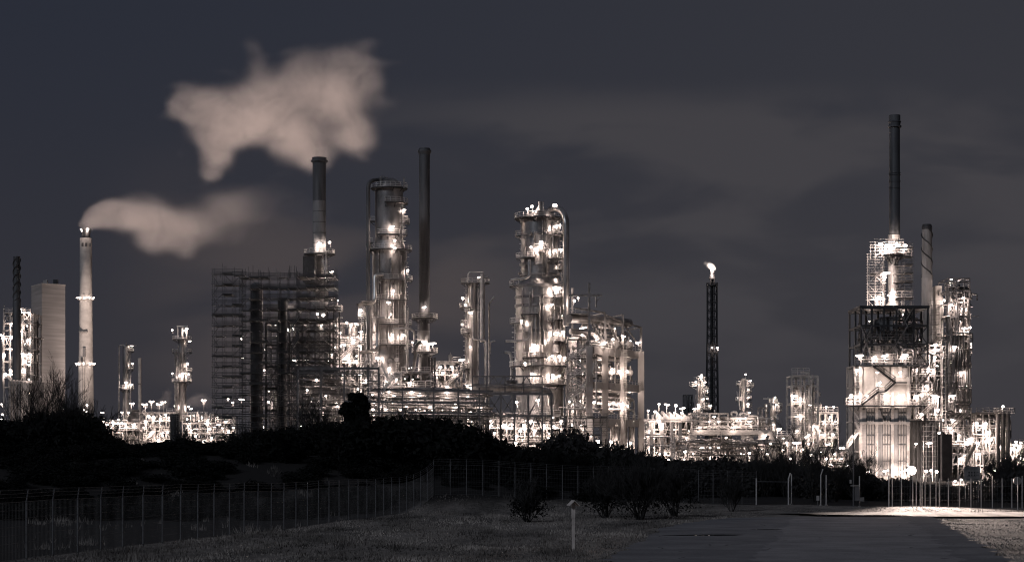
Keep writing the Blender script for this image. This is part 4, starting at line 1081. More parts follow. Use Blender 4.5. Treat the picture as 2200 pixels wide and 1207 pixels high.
# ================================================================ scaffolded tower
t = Thing('scaffolded_tower', 'huge dark block of scaffolding wrapped round two vessels, left of centre', 'scaffolding', 560, 452)
Zt = t.z(594)
scaffold(t, t.x(459), t.x(523), 450, 456, 0, t.z(590), 2.2, 3.0, 2.3, 71, w=.085, plank=.55, brace=.12)
b = MB()
zz = 0; i = 0
while zz < t.z(592)-2.2:
    a, c = (t.x(459), t.x(474)) ; 
    if i % 2: a, c = c, a
    b.bar((a, 449.9, zz), (c, 449.9, zz+2.3), .085); zz += 2.3; i += 1
t.part('brace', b, 'tubes')
scaffold(t, t.x(520), t.x(642), 448, 453, 0, t.z(600), 2.1, 2.4, 2.3, 72, w=.085, plank=.55, brace=.25)
scaffold(t, t.x(520), t.x(642), 470, 474, 0, t.z(604), 2.6, 2.0, 2.3, 73, w=.085, plank=.4, brace=.25)
scaffold(t, t.x(642), t.x(722), 447, 457, 0, t.z(598), 1.9, 2.4, 2.3, 74, w=.085, plank=.7, brace=.45)
b = MB()
r2 = random.Random(3)
for k in range(26):
    px = r2.uniform(475, 715); b.bar((t.x(px), 449, t.z(600)), (t.x(px), 449, t.z(r2.uniform(572, 590))), .085)
for py in (586, 593): b.bar((t.x(462), 449, t.z(py)), (t.x(640), 449, t.z(py+4)), .07)
t.part('upright', b, 'tubes')
for zig in range(14):
    z0 = 2.3*zig + 4
    a, c = (632, 648) if zig % 2 else (648, 632)
    b = MB(); b.stair((t.x(a), 446.6, z0), (t.x(c), 446.6, z0+2.3), .8, .1, True); t.part('stair', b, 'tubes')
for cxp, r, top in ((540.5, 14, 607), (597, 10.5, 640)):
    b = MB(); cx = t.x(cxp); rr = r*t.s; b.lathe(cx, 461, [(rr, 0), (rr, t.z(top))], 24); b.ell((cx, 461, t.z(top)), (rr, rr, rr*.6), 24, 8); t.part('vessel', b, 'mid' if r > 12 else 'dark')
add_pipe(t, [(555,618,12),(640,621,12)], 4, 12, 'dark')
steel_frame([t.x(p_) for p_ in (560, 585, 612, 640, 668, 700)], [462, 472], [6, 11, 16, 21, 26, 31, 36], .4, .35, .4, 5).build('frame', M['mid'], t.root)
b = pipework(t.x(558), t.x(715), 464, 474, 2, 37, 45, 45, 77, (.08, .2)); t.part('pipework', b, 'mid')
b = MB(); b.add([(t.x(640),446.5,t.z(800)),(t.x(735),446.5,t.z(800)),(t.x(735),447.5,t.z(800)),(t.x(640),447.5,t.z(800)),(t.x(640),446.5,t.z(797)),(t.x(735),446.5,t.z(797)),(t.x(735),447.5,t.z(797)),(t.x(640),447.5,t.z(797))], [(0,3,2,1),(4,5,6,7),(0,1,5,4),(1,2,6,5),(2,3,7,6),(3,0,4,7)]); t.part('beam', b, 'dark')
t.lamps([(519,728),(521,768),(615,654),(682,675,20,900),(695,677,20,900),(692,695),(630,707,20),(618,708,20),(490,857),(519,858),(577,863),(615,863),(478,920),(501,919),(660,772,20),(636,774,20),(632,774,20),(685,862),(709,861),(647,916,20),(565,917,20),(615,917,20),(600,722,20),(570,750,22),(625,740,22),(690,700,20),(568,795,20),(602,826,20),(500,865,14),(650,862,20),(668,862,20),(705,830,20),(576,840,22),(592,700,24,300),(640,735,24,300)], 17, 600)
t = Thing('catwalk_balcony', 'railed balcony with two hooded lamps at the right shoulder of the scaffolding', 'balcony', 720, 462)
b = MB(); b.span((t.x(700), 459, t.z(669)), (t.x(735), 464, t.z(667))); t.part('floor', b, 'mid')
b = MB(); b.railrect(t.x(700), 459, t.x(735), 464, t.z(667), .1); t.part('railing', b, 'rail')
b = MB(); 
for px in (704, 718, 730): b.bar((t.x(px), 461, 0), (t.x(px), 461, t.z(668)), .3)
for k in range(9): b.bar((t.x(704), 461, 3+k*3.8), (t.x(730), 461, 6.5+k*3.8), .16); b.bar((t.x(704), 461, 3+k*3.8), (t.x(730), 461, 3+k*3.8), .2)
t.part('support', b, 'steel')
t.lamps([(714,643,-1),(725,646,-1)], 0, 600)

# ================================================================ round stack behind the scaffolding
t = Thing('flue_stack', 'grey banded stack with a flanged rim rising behind the scaffolding', 'stack', 686, 520)
cx, cyy = t.ctr(686, 524)
b = MB(); prof = [(t.s*13.5, t.z(600)), (t.s*10.5, t.z(575)), (t.s*10, t.z(550))]
b.lathe(cx, cyy, [(t.s*20, 0), (t.s*19, t.z(620)), (t.s*10, t.z(580)), (t.s*9.5, t.z(548)), (t.s*14, t.z(545)), (t.s*14.1, t.z(432))], 36); t.part('lower_shaft', b, 'stackgrey'); t.surf = [(cx, cyy, t.z(640), t.z(580), t.s*14), (cx, cyy, t.z(579), t.z(440), t.s*12)]
z = t.z(432); b = MB(); pr = [(t.s*14.1, z)]
for py in (408, 384, 361): pr += [(t.s*14.2, t.z(py)-.12), (t.s*14.6, t.z(py)-.12), (t.s*14.6, t.z(py)+.12), (t.s*14.3, t.z(py)+.12)]
pr += [(t.s*14.6, t.z(350)), (t.s*18.5, t.z(348)), (t.s*18.5, t.z(345)), (t.s*15.6, t.z(344)), (t.s*15.8, t.z(339)), (t.s*14, t.z(339)), (t.s*14, t.z(350))]
b.lathe(cx, cyy, pr, 36); t.part('upper_shaft', b, 'stackdark')
b = MB()
for py in (455, 478, 501, 523): b.lathe(cx, cyy, [(t.s*14.1, t.z(py)-.12), (t.s*14.5, t.z(py)-.12), (t.s*14.5, t.z(py)+.12), (t.s*14.1, t.z(py)+.12)], 36)
t.part('stiffening_ring', b, 'mid')
add_platform(t, cx, cyy, t.z(546), 14*t.s, 2.4, -180, 180, w=.12)
b = MB(); b.span((t.x(654), 516, t.z(612)), (t.x(679), 522, t.z(557))); t.part('duct_box', b, 'dark')
add_ladder(t, cx, cyy, 14*t.s, -10, t.z(600), t.z(546)); add_ladder(t, cx, cyy, 13*t.s, -60, t.z(600), t.z(548))
add_platform(t, cx, cyy, t.z(601), 12*t.s, 2.8, -60, 20)
b = MB(); b.bar((t.x(701), 519, t.z(610)), (t.x(701), 519, t.z(546)), .3); b.bar((t.x(694), 519, t.z(560)), (t.x(699), 519, t.z(600)), .35); t.part('strut', b, 'rail')
t.lamps([(686,524,-3.6,1500),(708,521,-1,500),(713,584,-1,700),(700,596,-3,700),(676,596,-3,500),(715,640,-1,500)], 0)

# ================================================================ tall column left of centre
t = Thing('distillation_column', 'tall dull clad column with a big dark overhead pipe down its left side', 'column', 836, 500)
cx, cyy = t.ctr(836, 505)
shell(t, cx, cyy, [(412, 520, 30), (538, 800, 36)], 'clad_dull', 40, 2.7, 3.5)
b = MB(); b.lathe(cx, cyy, [(36.2*t.s, t.z(948)), (36.2*t.s, t.z(800))], 40); t.part('skirt', b, 'stackgrey')
b = MB(); r_1 = 4.2*t.s; b.tube([t.p(836,398,5), t.p(836,386,5), t.p(812,386,3), t.p(791,390,1), t.p(791,420,1), t.p(791,770,1), t.p(800,790,4)], r_1, 14, True, 2.6)
for py in (440, 470, 505, 538, 575, 610, 650, 690): b.cyl(t.p(791, py, 1), t.p(791, py+2, 1), r_1*1.18, 12)
t.part('overhead_pipe', b, 'stackdark')
add_platform(t, cx, cyy, t.z(405), 26*t.s, 1.6, -180, 180, 'dark', w=.1)
add_platform(t, cx, cyy, t.z(437), 30*t.s, 1.2, -100, 40, 'dark', w=.1)
for py, r, a0, a1, w in ((475,30,-10,20,1.3),(506,30,-125,-20,1.5),(538,31,-180,10,2.2),(475,30,-195,-170,1.5),(538,36,-200,-160,1.0),(603,36,-115,15,1.7),(646,36,-120,-30,1.6),(698,36,-125,0,1.6),(742,36,-130,20,1.8),(522,36,-190,-160,1.2)):
    add_platform(t, cx, cyy, t.z(py), r*t.s, w, a0, a1, 'dark' if py < 560 else 'mid')
add_platform(t, cx, cyy, t.z(480), 31*t.s, 1.6, -40, 10)
for a, p0, p1, r in ((-20,538,437,30),(-15,603,538,36),(-25,698,603,36),(-20,742,698,36),(-95,646,603,36),(-60,800,742,36)): add_ladder(t, cx, cyy, r*t.s, a, t.z(p0), t.z(p1))
add_pipe(t, [(824,590,-1.6),(805,590,-1.6),(805,650,-3),(768,655,-6)], 4, -2, 'clad'); add_pipe(t, [(828,683,-1.6),(811,683,-1.6),(811,752,-3),(772,757,-6)], 4, -2, 'clad')
add_pipe(t, [(798,655,-4),(798,790,-4)], 2.5); add_pipe(t, [(776,648,-6),(800,647,-4)], 2.2)
add_pipe(t, [(871,560,-1),(875,800,-1)], 1.6); add_pipe(t, [(877,660,0),(877,800,0)], 1.2); add_pipe(t, [(862,440,-2),(862,520,-2)], 1.2)
add_pipe(t, [(846,706,-5),(880,705,-5),(890,712,-3),(890,735,-3)], 2.2, -4, 'pale')
risers(t, cx, cyy, 36*t.s, (t.z(800), t.z(540)), 12, 81); nozzles(t, cx, cyy, 36*t.s, t.z(790), t.z(560), 7, 82)
for px, py in ((836,688),(852,690),(838,775),(852,772),(836,740)): 
    b = MB(); b.cyl(t.p(px, py, .6), t.p(px, py, -.6), 5*t.s, 16); t.part('manway', b, 'pale')
b = MB(); b.bar(t.p(818,380,2), t.p(818,405,2), .5); b.bar(t.p(820,378,2), t.p(834,383,2), .2); b.bar(t.p(850,386,2), t.p(856,390,2), .2); b.bar(t.p(868,382,2), t.p(868,405,2), .35); t.part('davit', b, 'steel')
t.lamps([(868,451,-1,700),(843,487,-5.3,700),(848,517,-5.5,1100),(876,581,-1,700),(845,625,-6,900),(843,719,-6,900),(867,720,-5,600),(840,675,-6,450),(836,792,-7,1200),(835,650,-7,250),(848,533,-5.5,400),(812,769,-6,500)], 0)
t = Thing('catwalk_balcony', 'small railed balcony with one lamp, left of the tall dull column', 'balcony', 777, 495)
b = MB(); b.span((t.x(770), 493, t.z(683)), (t.x(785), 497, t.z(681))); t.part('floor', b, 'mid'); b = MB(); b.railrect(t.x(770), 493, t.x(785), 497, t.z(681), .1); b.railrect(t.x(771), 493.5, t.x(784), 496.5, t.z(670), .1); t.part('railing', b, 'rail')
b = MB()
for px in (772, 783): b.bar((t.x(px), 495, 0), (t.x(px), 495, t.z(660)), .2)
t.part('support', b, 'steel'); t.lamps([(774,667,-2,900)], 0)

# frames and pipes between the scaffolding and the tall column
t = Thing('process_structure', 'brightly lit steel structure between the scaffolding and the tall dull column', 'structure', 758, 505)
unit(t, 705, 800, 695, 960, 0, 14, [0,.2,.36,.52,.68,.84,1], 4, 702, [(722,699),(707,692),(745,693,-2,900),(755,698),(764,696),(775,713),(740,741),(732,743),(720,746),(773,743),(745,763),(741,769),(750,774),(765,776),(706,775,-2,900),(772,804),(785,817),(803,822),(730,715),(715,760),(760,730),(738,805),(770,835)], 90, 80, 'steel', vessels=6, p=480)
add_pipe(t, [(690,778,-4),(716,790,-4),(735,830,-4)], 5, -4, 'mid'); add_pipe(t, [(736,682,-2),(724,682,-2),(724,760,-2)], 1.8, -2, 'pale'); add_pipe(t, [(796,760,-3),(778,800,-3)], 4, -3, 'mid')

# ================================================================ dark thin stack
t = Thing('flue_stack', 'tall dark thin stack between the two big columns, lit only near its two platforms', 'stack', 912, 515)
cx, cyy = t.ctr(912, 520)
b = MB(); pr = [(t.s*11, t.z(760)), (t.s*11.4, t.z(660))]
for py in (640, 610, 585, 543, 502, 465, 431, 395, 365): pr += [(t.s*11.4, t.z(py)-.1), (t.s*11.9, t.z(py)-.1), (t.s*11.9, t.z(py)+.1), (t.s*11.5, t.z(py)+.1)]
pr += [(t.s*11.8, t.z(333)), (t.s*14.6, t.z(326)), (t.s*14.6, t.z(323)), (t.s*12, t.z(322)), (t.s*12, t.z(319)), (t.s*10.5, t.z(319)), (t.s*10.5, t.z(340))]
b.lathe(cx, cyy, pr, 32); t.part('shaft', b, 'stackdark')
b = MB(); b.lathe(cx, cyy, [(t.s*19, 0), (t.s*19, t.z(838)), (t.s*11.6, t.z(765)), (t.s*11.2, t.z(758)), (t.s*11.2, t.z(680))], 32); t.part('base_cone', b, 'stackgrey'); t.surf = [(cx, cyy, 0, t.z(838), t.s*19), (cx, cyy, t.z(800), t.z(330), t.s*11.4)]
add_platform(t, cx, cyy, t.z(684), 11.4*t.s, 2.1, -180, 180, w=.12); add_platform(t, cx, cyy, t.z(757), 11.4*t.s, 2.1, -180, 180, w=.12)
add_ladder(t, cx, cyy, 11.4*t.s, -160, t.z(757), t.z(684)); add_ladder(t, cx, cyy, 11.4*t.s, -20, t.z(830), t.z(757))
b = MB(); b.tube([t.p(904,735,-3), t.p(893,742,-4), t.p(893,765,-5), t.p(888,795,-5), t.p(878,815,-5), t.p(875,832,-5)], 3.6*t.s, 12, True, 3); t.part('curved_duct', b, 'clad')
add_pipe(t, [(876,815,-6),(876,833,-6),(898,833,-6)], 3.6, -6, 'pale')
for px in (922, 928, 934): 
    b = MB(); b.bar(t.p(px, 768, -3), t.p(px, 840, -3), .5); t.part('leg', b, 'mid')
t.lamps([(911,660,-3.6,900),(911,734,-3.8,1100),(929,738,-2.5,1300),(886,736,-2.5,900),(886,790,-5),(877,791,-6),(865,811,-6,1000)], 0, 500)
# low lit units right of the thin stack
t = Thing('process_structure', 'low lit pipe structure with a small grey vessel, left of the slim middle column', 'structure', 955, 530)
unit(t, 922, 990, 778, 960, 0, 12, [0,.3,.5,.7,.85,1], 4, 703, [(946,789,-2,900),(970,788),(952,800),(934,800),(978,805),(960,830),(940,845)], 70, 60, 'steel', vessels=4)
drum_v(t, t.x(966), 536, t.z(795), t.z(760), 4.3*t.s, 'stackgrey')
b = MB()
for k in range(12): x_ = 929+k*4; b.bar(t.p(x_, 782, -1), t.p(x_+4, 776, -1), .14); b.bar(t.p(x_, 776, -1), t.p(x_+4, 782, -1), .14)
b.bar(t.p(929,776,-1), t.p(977,776,-1), .2); b.bar(t.p(929,782,-1), t.p(977,782,-1), .2); t.part('truss', b, 'steel')

# ================================================================ slim middle column
t = Thing('distillation_column', 'slim middle column with a tall pale riser pipe and hooked pipes on its right', 'column', 1017, 520)
cx, cyy = t.ctr(1015, 524)
shell(t, cx, cyy, [(612, 664, 12.5), (668, 842, 12.5)], 'clad', 26, 2.6)
add_pipe(t, [(1036,588,-2),(1036,735,-2)], 4.6, -2, 'pale'); add_pipe(t, [(1005,607,0),(1005,584,0),(1038,584,0)], 1.1, 0, 'rail', 1)
add_pipe(t, [(1017,670,-3),(1017,728,-3),(1045,731,-3),(1045,830,-3)], 2.2, -3, 'pale'); add_pipe(t, [(1062,637,0),(1051,652,0),(1051,830,0)], 2.0, 0, 'pale'); add_pipe(t, [(1064,732,0),(1053,734,0),(1053,760,0)], 1.8, 0, 'pale')
add_pipe(t, [(1030,600,-2),(1048,595,-2)], 2.2); add_pipe(t, [(1028,620,-2),(1028,830,-2)], 1.2); add_pipe(t, [(1041,615,-1),(1041,830,-1)], 1.0)
for py, a0, a1, w in ((608,-200,20,1.5),(661,-215,-100,1.9),(666,-180,0,.4),(698,-215,-150,1.6),(716,-215,-110,1.6),(792,-215,-120,1.6),(608,-40,20,3)): add_platform(t, cx, cyy, t.z(py), 12.5*t.s, w, a0, a1)
add_ladder(t, cx, cyy, 12.5*t.s, -150, t.z(716), t.z(608)); add_ladder(t, cx, cyy, 12.5*t.s, -160, t.z(830), t.z(716)); risers(t, cx, cyy, 12.5*t.s, (t.z(830), t.z(612)), 5, 83)
t.lamps([(994,641,-1.5,600),(1012,672,-3,1300),(993,697,-1.5,600),(992,773,-2.5,1600),(1004,829,-3,900),(1031,596,-3.5,700),(1010,745,-3.3,300),(1000,655,-3,350)], 0, 500)
t = Thing('hooked_vent', 'pale hooked pipe pair standing left of the biggest column', 'vent pipe', 1090, 500)
add_pipe(t, [(1086,733,0),(1122,731,0),(1130,722,0),(1131,690,0)], 3.0, 0, 'pale'); add_pipe(t, [(1084,756,0),(1096,757,0),(1099,770,0),(1099,822,0),(1086,824,0)], 3.4, 0, 'pale')
b = MB(); b.bar(t.p(1099,822,0), (t.x(1099), 500, 0), .5); t.part('support', b, 'steel')

# ================================================================ big bright column
t = Thing('distillation_column', 'biggest and brightest column, shiny clad, crowned with a bent overhead pipe', 'column', 1162, 480)
cx, cyy = t.ctr(1160, 487)
shell(t, cx, cyy, [(474, 600, 41), (616, 830, 52)], 'clad', 48, 2.2, 3.0, band=1.02)
b = MB(); b.lathe(cx, cyy, [(51*t.s, 0), (51*t.s, t.z(832))], 48); t.part('skirt', b, 'clad_dull')
for py, r in ((476,41),(505,41.5),(569,42),(592,42),(616,52),(640,52),(658,52),(712,52)):
    b = MB(); rr = r*t.s; b.lathe(cx, cyy, [(rr, t.z(py)-.35), (rr*1.045, t.z(py)-.3), (rr*1.045, t.z(py)+.3), (rr, t.z(py)+.35)], 48); t.part('insulation_ring', b, 'clad_dull')
b = MB(); rp = 7*t.s; b.tube([t.p(1175,470,6), t.p(1178,452,5), t.p(1190,447,3), t.p(1208,452,1), t.p(1216,470,-1), t.p(1216,700,-1)], rp, 18, True, 2.2); t.part('overhead_pipe', b, 'clad')
b = MB(); b.tube([t.p(1150,472,2), t.p(1152,455,2), t.p(1160,445,2)], 3.5*t.s, 12, True, 1.5); t.part('vent_pipe', b, 'pale')
b = MB(); b.cyl(t.p(1160,452,1), t.p(1160,433,1), 3.6*t.s, 12); t.part('vent_stack', b, 'pale'); b = MB(); b.cyl(t.p(1166,452,1), t.p(1166,433,1), 1.8*t.s, 10); t.part('vent_stack', b, 'pale')
add_platform(t, cx, cyy, t.z(470), 40*t.s, 1.7, -180, 180, 'dark')
for py, r, a0, a1, w in ((507,41,-60,20,2.0),(507,41,-200,-165,1.4),(556,41,-160,-105,1.6),(540,41,-105,-70,1.6),(559,41,-65,10,2.0),(580,41,-20,30,1.2),(615,52,-200,-150,1.6),(642,52,-60,5,1.4),(678,52,-130,-95,1.4),(695,52,-170,-130,1.6),(690,52,-65,10,1.7),(735,52,-60,0,1.5),(770,52,-125,-75,1.6),(787,52,-175,-5,1.6),(827,52,-100,-5,1.6),(825,52,-170,-110,1.6)):
    add_platform(t, cx, cyy, t.z(py), r*t.s, w, a0, a1, 'dark' if py in (642,678,690,735,770,787,827) else 'mid')
for a, p0, p1, r in ((-15,560,507,41),(-25,507,470,41),(-10,640,560,44),(-20,690,640,52),(-170,787,695,52),(-30,787,690,52),(-150,556,507,41),(-100,827,787,52)): add_ladder(t, cx, cyy, r*t.s, a, t.z(p0), t.z(p1))
add_pipe(t, [(1137,558,-4),(1137,594,-5),(1128,598,-6),(1098,601,-4)], 2.6, -4, 'pale'); add_pipe(t, [(1140,700,-6),(1138,728,-6),(1120,732,-5),(1088,733,-3)], 2.6, -5, 'pale')
risers(t, cx, cyy, 52*t.s, (t.z(830), t.z(620)), 22, 91, 'clad'); risers(t, cx, cyy, 41*t.s, (t.z(600), t.z(480)), 12, 92, 'clad', (-170, -20)); nozzles(t, cx, cyy, 52*t.s, t.z(820), t.z(650), 12, 93)
nozzles(t, cx, cyy, 41*t.s, t.z(590), t.z(490), 5, 94)
for px, py, r in ((1160,538,13),(1195,625,7),(1160,750,9),(1195,750,10),(1160,815,9),(1190,815,10),(1148,770,6)):
    b = MB(); dyy = cyy-480-math.sqrt(max(0, ((41 if py < 600 else 52)*t.s)**2-(t.x(px)-cx)**2)); b.lathe(t.x(px), 480+dyy-.6, [(r*t.s*.8, t.z(py+9)), (r*t.s*.8, t.z(py-6)), (.01, t.z(py-8))], 18); t.part('insulation_box', b, 'pale')
t.lamps([(1143,444,0,700),(1133,449,-1,500),(1192,442,-2,1600),(1203,484,-3,700),(1193,487,-5,600),(1163,520,-7,1300),(1141,531,-6,700),(1149,536,-6.5,600),(1206,536,-4,900),(1192,538,-5,600),(1220,570,-1,500),(1190,619,-6,800),(1203,619,-5,600),(1195,628,-5.5,300),(1213,678,-4,700),(1219,680,-4,500),(1197,715,-6,900),(1210,713,-5,700),(1142,747,-8,900),(1147,740,-8,500),(1186,765,-8,800),(1202,766,-7,900),(1213,768,-6,700),(1143,803,-8,900),(1140,808,-8,500),(1188,806,-8,1100),(1202,807,-7,700),(1155,860,-9,1300),(1110,864,-6,900),(1178,730,-7.5,300),(1120,690,-7,300),(1185,655,-6.5,250),(1128,780,-7,300)], 0)
# ================================================================ concrete and steel frame beside the big column
t = Thing('exchanger_structure', 'tall concrete framed structure full of exchangers, right of the biggest column', 'structure', 1320, 480)
def FG(px, Yw): return (PX(px, Yw), Yw)
front = [(1266, 470), (1300, 477), (1338, 485), (1377, 493)]
FR = [FG(*q) for q in front]; BK = [(x-3.6, y+13) for x, y in FR]
lv = [PZ(976, 470), PZ(900, 470), PZ(822, 470), PZ(746, 470)]
lv = [0.0, lv[1], lv[2], lv[3]]
for row, wd in ((FR, 1.5), (BK, 1.1)):
    for i, (x, y) in enumerate(row):
        b = MB(); top = lv[3] if i else PZ(615, 470)
        b.span((x-wd/2, y-wd/2, 0), (x+wd/2, y+wd/2, lv[3]+.3)); b.build('pillar', M['precast'], t.root)
for k, z in enumerate(lv[1:]):
    for row in (FR, BK):
        for a, c in zip(row, row[1:]): b = MB(); b.bar((a[0]+.76, a[1], z-.6), (c[0]-.76, c[1], z-.6), .9, 1.7); b.build('beam', M['precast'], t.root)
    for a, c in zip(FR, BK): b = MB(); b.bar((a[0], a[1]+.6, z-.6), (c[0], c[1]-.5, z-.6), .7, 1.2); b.build('beam', M['precast'], t.root)
    b = MB(); V = [(FR[0][0], FR[0][1]+.6, z+.1), (FR[3][0], FR[3][1]+.6, z+.1), (BK[3][0], BK[3][1]-.6, z+.1), (BK[0][0], BK[0][1]-.6, z+.1)]
    b.add(V + [(x, y, zz+.12) for x, y, zz in V], [(0,3,2,1),(4,5,6,7),(0,1,5,4),(1,2,6,5),(2,3,7,6),(3,0,4,7)]); d = b.build('floor_grating', M['mid'], t.root)
    b = MB(); b.rail((FR[0][0], FR[0][1]-.9, z+.2), (FR[3][0], FR[3][1]-.9, z+.2), .1, 1.2); b.build('railing', M['rail'], d)
b = MB()
tp = [PZ(608, 470), PZ(672, 477), PZ(676, 485), PZ(703, 493)]
for (x, y), z in zip(FR, tp): b.bar((x, y, lv[3]), (x, y, z), .55)
for (x, y), z in zip(BK, tp): b.bar((x, y, lv[3]), (x, y, z), .45)
b.bar((FR[1][0], FR[1][1], tp[1]), (FR[0][0]-3.5, FR[0][1], tp[1]+.6), .35); b.bar((*FR[1], PZ(676,477)), (*FR[2], PZ(692,485)), .3); b.bar((*FR[2], PZ(692,485)), (*FR[3], tp[3]), .3)
for i in (1, 2, 3):
    a, c = FR[i-1], FR[i]; b.bar((a[0], a[1], lv[3]+7), (c[0], c[1], lv[3]+1), .28)
    b.bar((FR[i][0], FR[i][1], tp[i]), (BK[i][0], BK[i][1], tp[i]), .28)
b.bar((PX(1222,470), 470, PZ(634,470)), (PX(1294,470), 470, PZ(634,470)), .5); b.bar((PX(1281,470), 470, PZ(660,470)), (PX(1281,470), 470, PZ(634,470)), .35); b.bar((PX(1288,470),470,PZ(640,470)), (PX(1281,470),470,PZ(648,470)), .25)
t.part('top_frame', b, 'steel')
# long overhead header, exchangers in three storeys
b = MB(); b.tube([P(1222, 684, 474), P(1300, 688, 484), P(1352, 694, 492)], 9.5*t.s, 20, True); t.part('header_pipe', b, 'clad_dull')
b = MB(); b.tube([P(1225, 712, 472), P(1262, 712, 474), P(1290, 726, 478)], 6*t.s, 14, True, 2); t.part('header_pipe', b, 'clad')
def ycyl(px, py, Yw, rpx, L, mt='clad', name='exchanger'):
    x, z = PX(px, Yw), PZ(py, Yw); r = rpx*t.s; b = MB()
    b.cyl((x, Yw, z), (x-L*.26, Yw+L, z), r, 20, caps=False); b.ell((x, Yw, z), (r, r*.55, r), 20, 8, 'y'); b.cyl((x, Yw+.35, z), (x-.1, Yw+.6, z), r*1.12, 20)
    b.cyl((x, Yw+1, z+r*.8), (x, Yw+1, z+r+1), r*.25, 8); b.cyl((x, Yw+1, z-r*.8), (x, Yw+1, z-r-1), r*.25, 8); b.build(name, M[mt], t.root)
for q in ((1290,737,476,11),(1319,739,481,12),(1351,741,488,10),(1252,728,476,9),(1277,789,474,9.5),(1244,740,478,7),(1312,800,482,6),(1355,800,490,6)): ycyl(*q, 9, 'pale')
for y_, z_, r, mt in ((476, 770, 4.5, 'pipe'), (480, 792, 5, 'pipe'), (478, 800, 3, 'pale'), (476, 838, 4, 'pipe'), (481, 852, 5, 'pipe'), (478, 865, 3, 'pale'), (480, 770, 3, 'pale'), (474, 878, 3, 'pipe')):
    b = MB(); b.tube([P(1270, z_, y_), P(1352, z_+3, y_+14)], r*t.s, 12, True); t.part('exchanger', b, mt)
def quadpipes(z0, z1, seed, nh, nv, name='pipework', mt='pipe'):
    b = pipework(0, 14, 2, 11, z0, z1, nh, nv, seed, (.1, .38)); b._flush(); V = np.concatenate(b.V)
    u = V[:,0:1]/14; w = V[:,1:2]/13
    a = np.array(FR[0]); c = np.array(FR[3]); e = np.array(BK[0])
    xy = a + (c-a)*u + (e-a)*w
    b.V = [np.concatenate([xy, V[:,2:3]], 1)]; b.Q = [np.concatenate(b.Q)]; b.S = [np.concatenate(b.S)]; b.build(name, M[mt], t.root)
quadpipes(lv[0]+1, lv[1]-1, 11, 10, 18, mt='steel'); quadpipes(lv[1]+1, lv[2]-1, 12, 16, 14, mt='pipe'); quadpipes(lv[2]+1, lv[3]-1, 13, 15, 12, mt='steel'); quadpipes(lv[3]+.6, lv[3]+7.5, 14, 12, 14, mt='pipe')
for k, (px, py0, py1, r, Yw) in enumerate(((1281,880,770,1.5,468),(1322,830,750,1.5,480),(1350,900,870,2,488),(1346,975,905,2.2,488),(1354,975,905,2.2,489),(1362,975,905,2.0,490),(1312,975,905,2,481),(1290,975,905,1.5,474))):
    b = MB(); b.tube([P(px, py0, Yw), P(px, py1, Yw)], r*t.s, 8, True); t.part('pipe', b, 'pale')
for px, Yw in ((1317, 480), (1357, 489), (1325, 478)):
    drum_v(t, PX(px, Yw), Yw+2, PZ(945, Yw), PZ(915, Yw), 5.5*t.s, 'pale')
b = MB(); b.ladder(PX(1343, 484), 484, lv[1], lv[3]+1, .8, .1); t.part('ladder', b, 'rail')
for k in range(6):
    z = PZ(880-22*k, 466); a, c = (1221, 1258) if k % 2 else (1258, 1221); b = MB(); b.stair((PX(a, 466), 466, z), (PX(c, 466), 466, z+2.45), 1.0); t.part('stair', b, 'rail')
for L in ([(1234,646),(1242,640),(1255,704),(1248,706),(1251,720),(1281,723),(1317,729),(1321,706),(1283,790),(1248,773),(1250,804),(1269,842),(1277,863,-2,900),(1248,862),(1225,862),(1232,880),(1230,912),(1249,915),(1266,850)],): t.lamps(L, -4, 520)
for px, py, Yw, p_ in ((1354,733,488,900),(1371,736,491,900),(1315,793,480,500),(1330,797,483,500),(1347,798,486,1600),(1321,797,481,400),(1325,868,482,600),(1308,868,478,600),(1318,865,480,800),(1333,868,484,500),(1346,870,487,600),(1313,949,478,1600),(1355,951,488,700),(1300,735,474,500),(1339,722,484,400),(1360,905,489,300),(1360,840,490,400),(1300,760,478,300),(1345,765,487,300)): put_lamp(t.root, P(px, py, Yw), p_)
# stair and bracing bay left of it
t = Thing('process_structure', 'braced steel bay with stairs squeezed between the biggest column and the concrete frame', 'structure', 1240, 478)
steel_frame([t.x(1218), t.x(1240), t.x(1262)], [474, 486], [0, 8, 12.5, 16.5, 20.5, 24.5, 28.5, 33], .4, .3, .8, 17).build('frame', M['steel'], t.root)
pipework(t.x(1216), t.x(1264), 474, 486, 2, 34, 45, 40, 18, (.08, .25)).build('pipework', M['pipe'], t.root)
for z, a, c in ((28.5, 1218, 1262), (24.5, 1218, 1262), (39, 1222, 1262), (16.5, 1218, 1250)):
    b = MB(); b.span((t.x(a), 473, z), (t.x(c), 480, z+.2)); d = t.part('floor_grating', b, 'mid'); b = MB(); b.rail((t.x(a), 473, z+.2), (t.x(c), 473, z+.2), .1); b.build('railing', M['rail'], d)
# scaffolding around its foot
t = Thing('scaffolding', 'lower dark scaffolding in front of the foot of the biggest column', 'scaffolding', 1250, 462)
scaffold(t, t.x(1203), t.x(1304), 460, 464, 0, t.z(898), 1.5, 2.0, 2.0, 75, 'steel', 'plank', w=.085, plank=.65, brace=.5, over=.3)
t.lamps([(1230,913),(1249,916),(1196,949),(1248,971),(1270,935,2,400),(1216,935,4,400),(1290,960,4,400)], 5, 500)

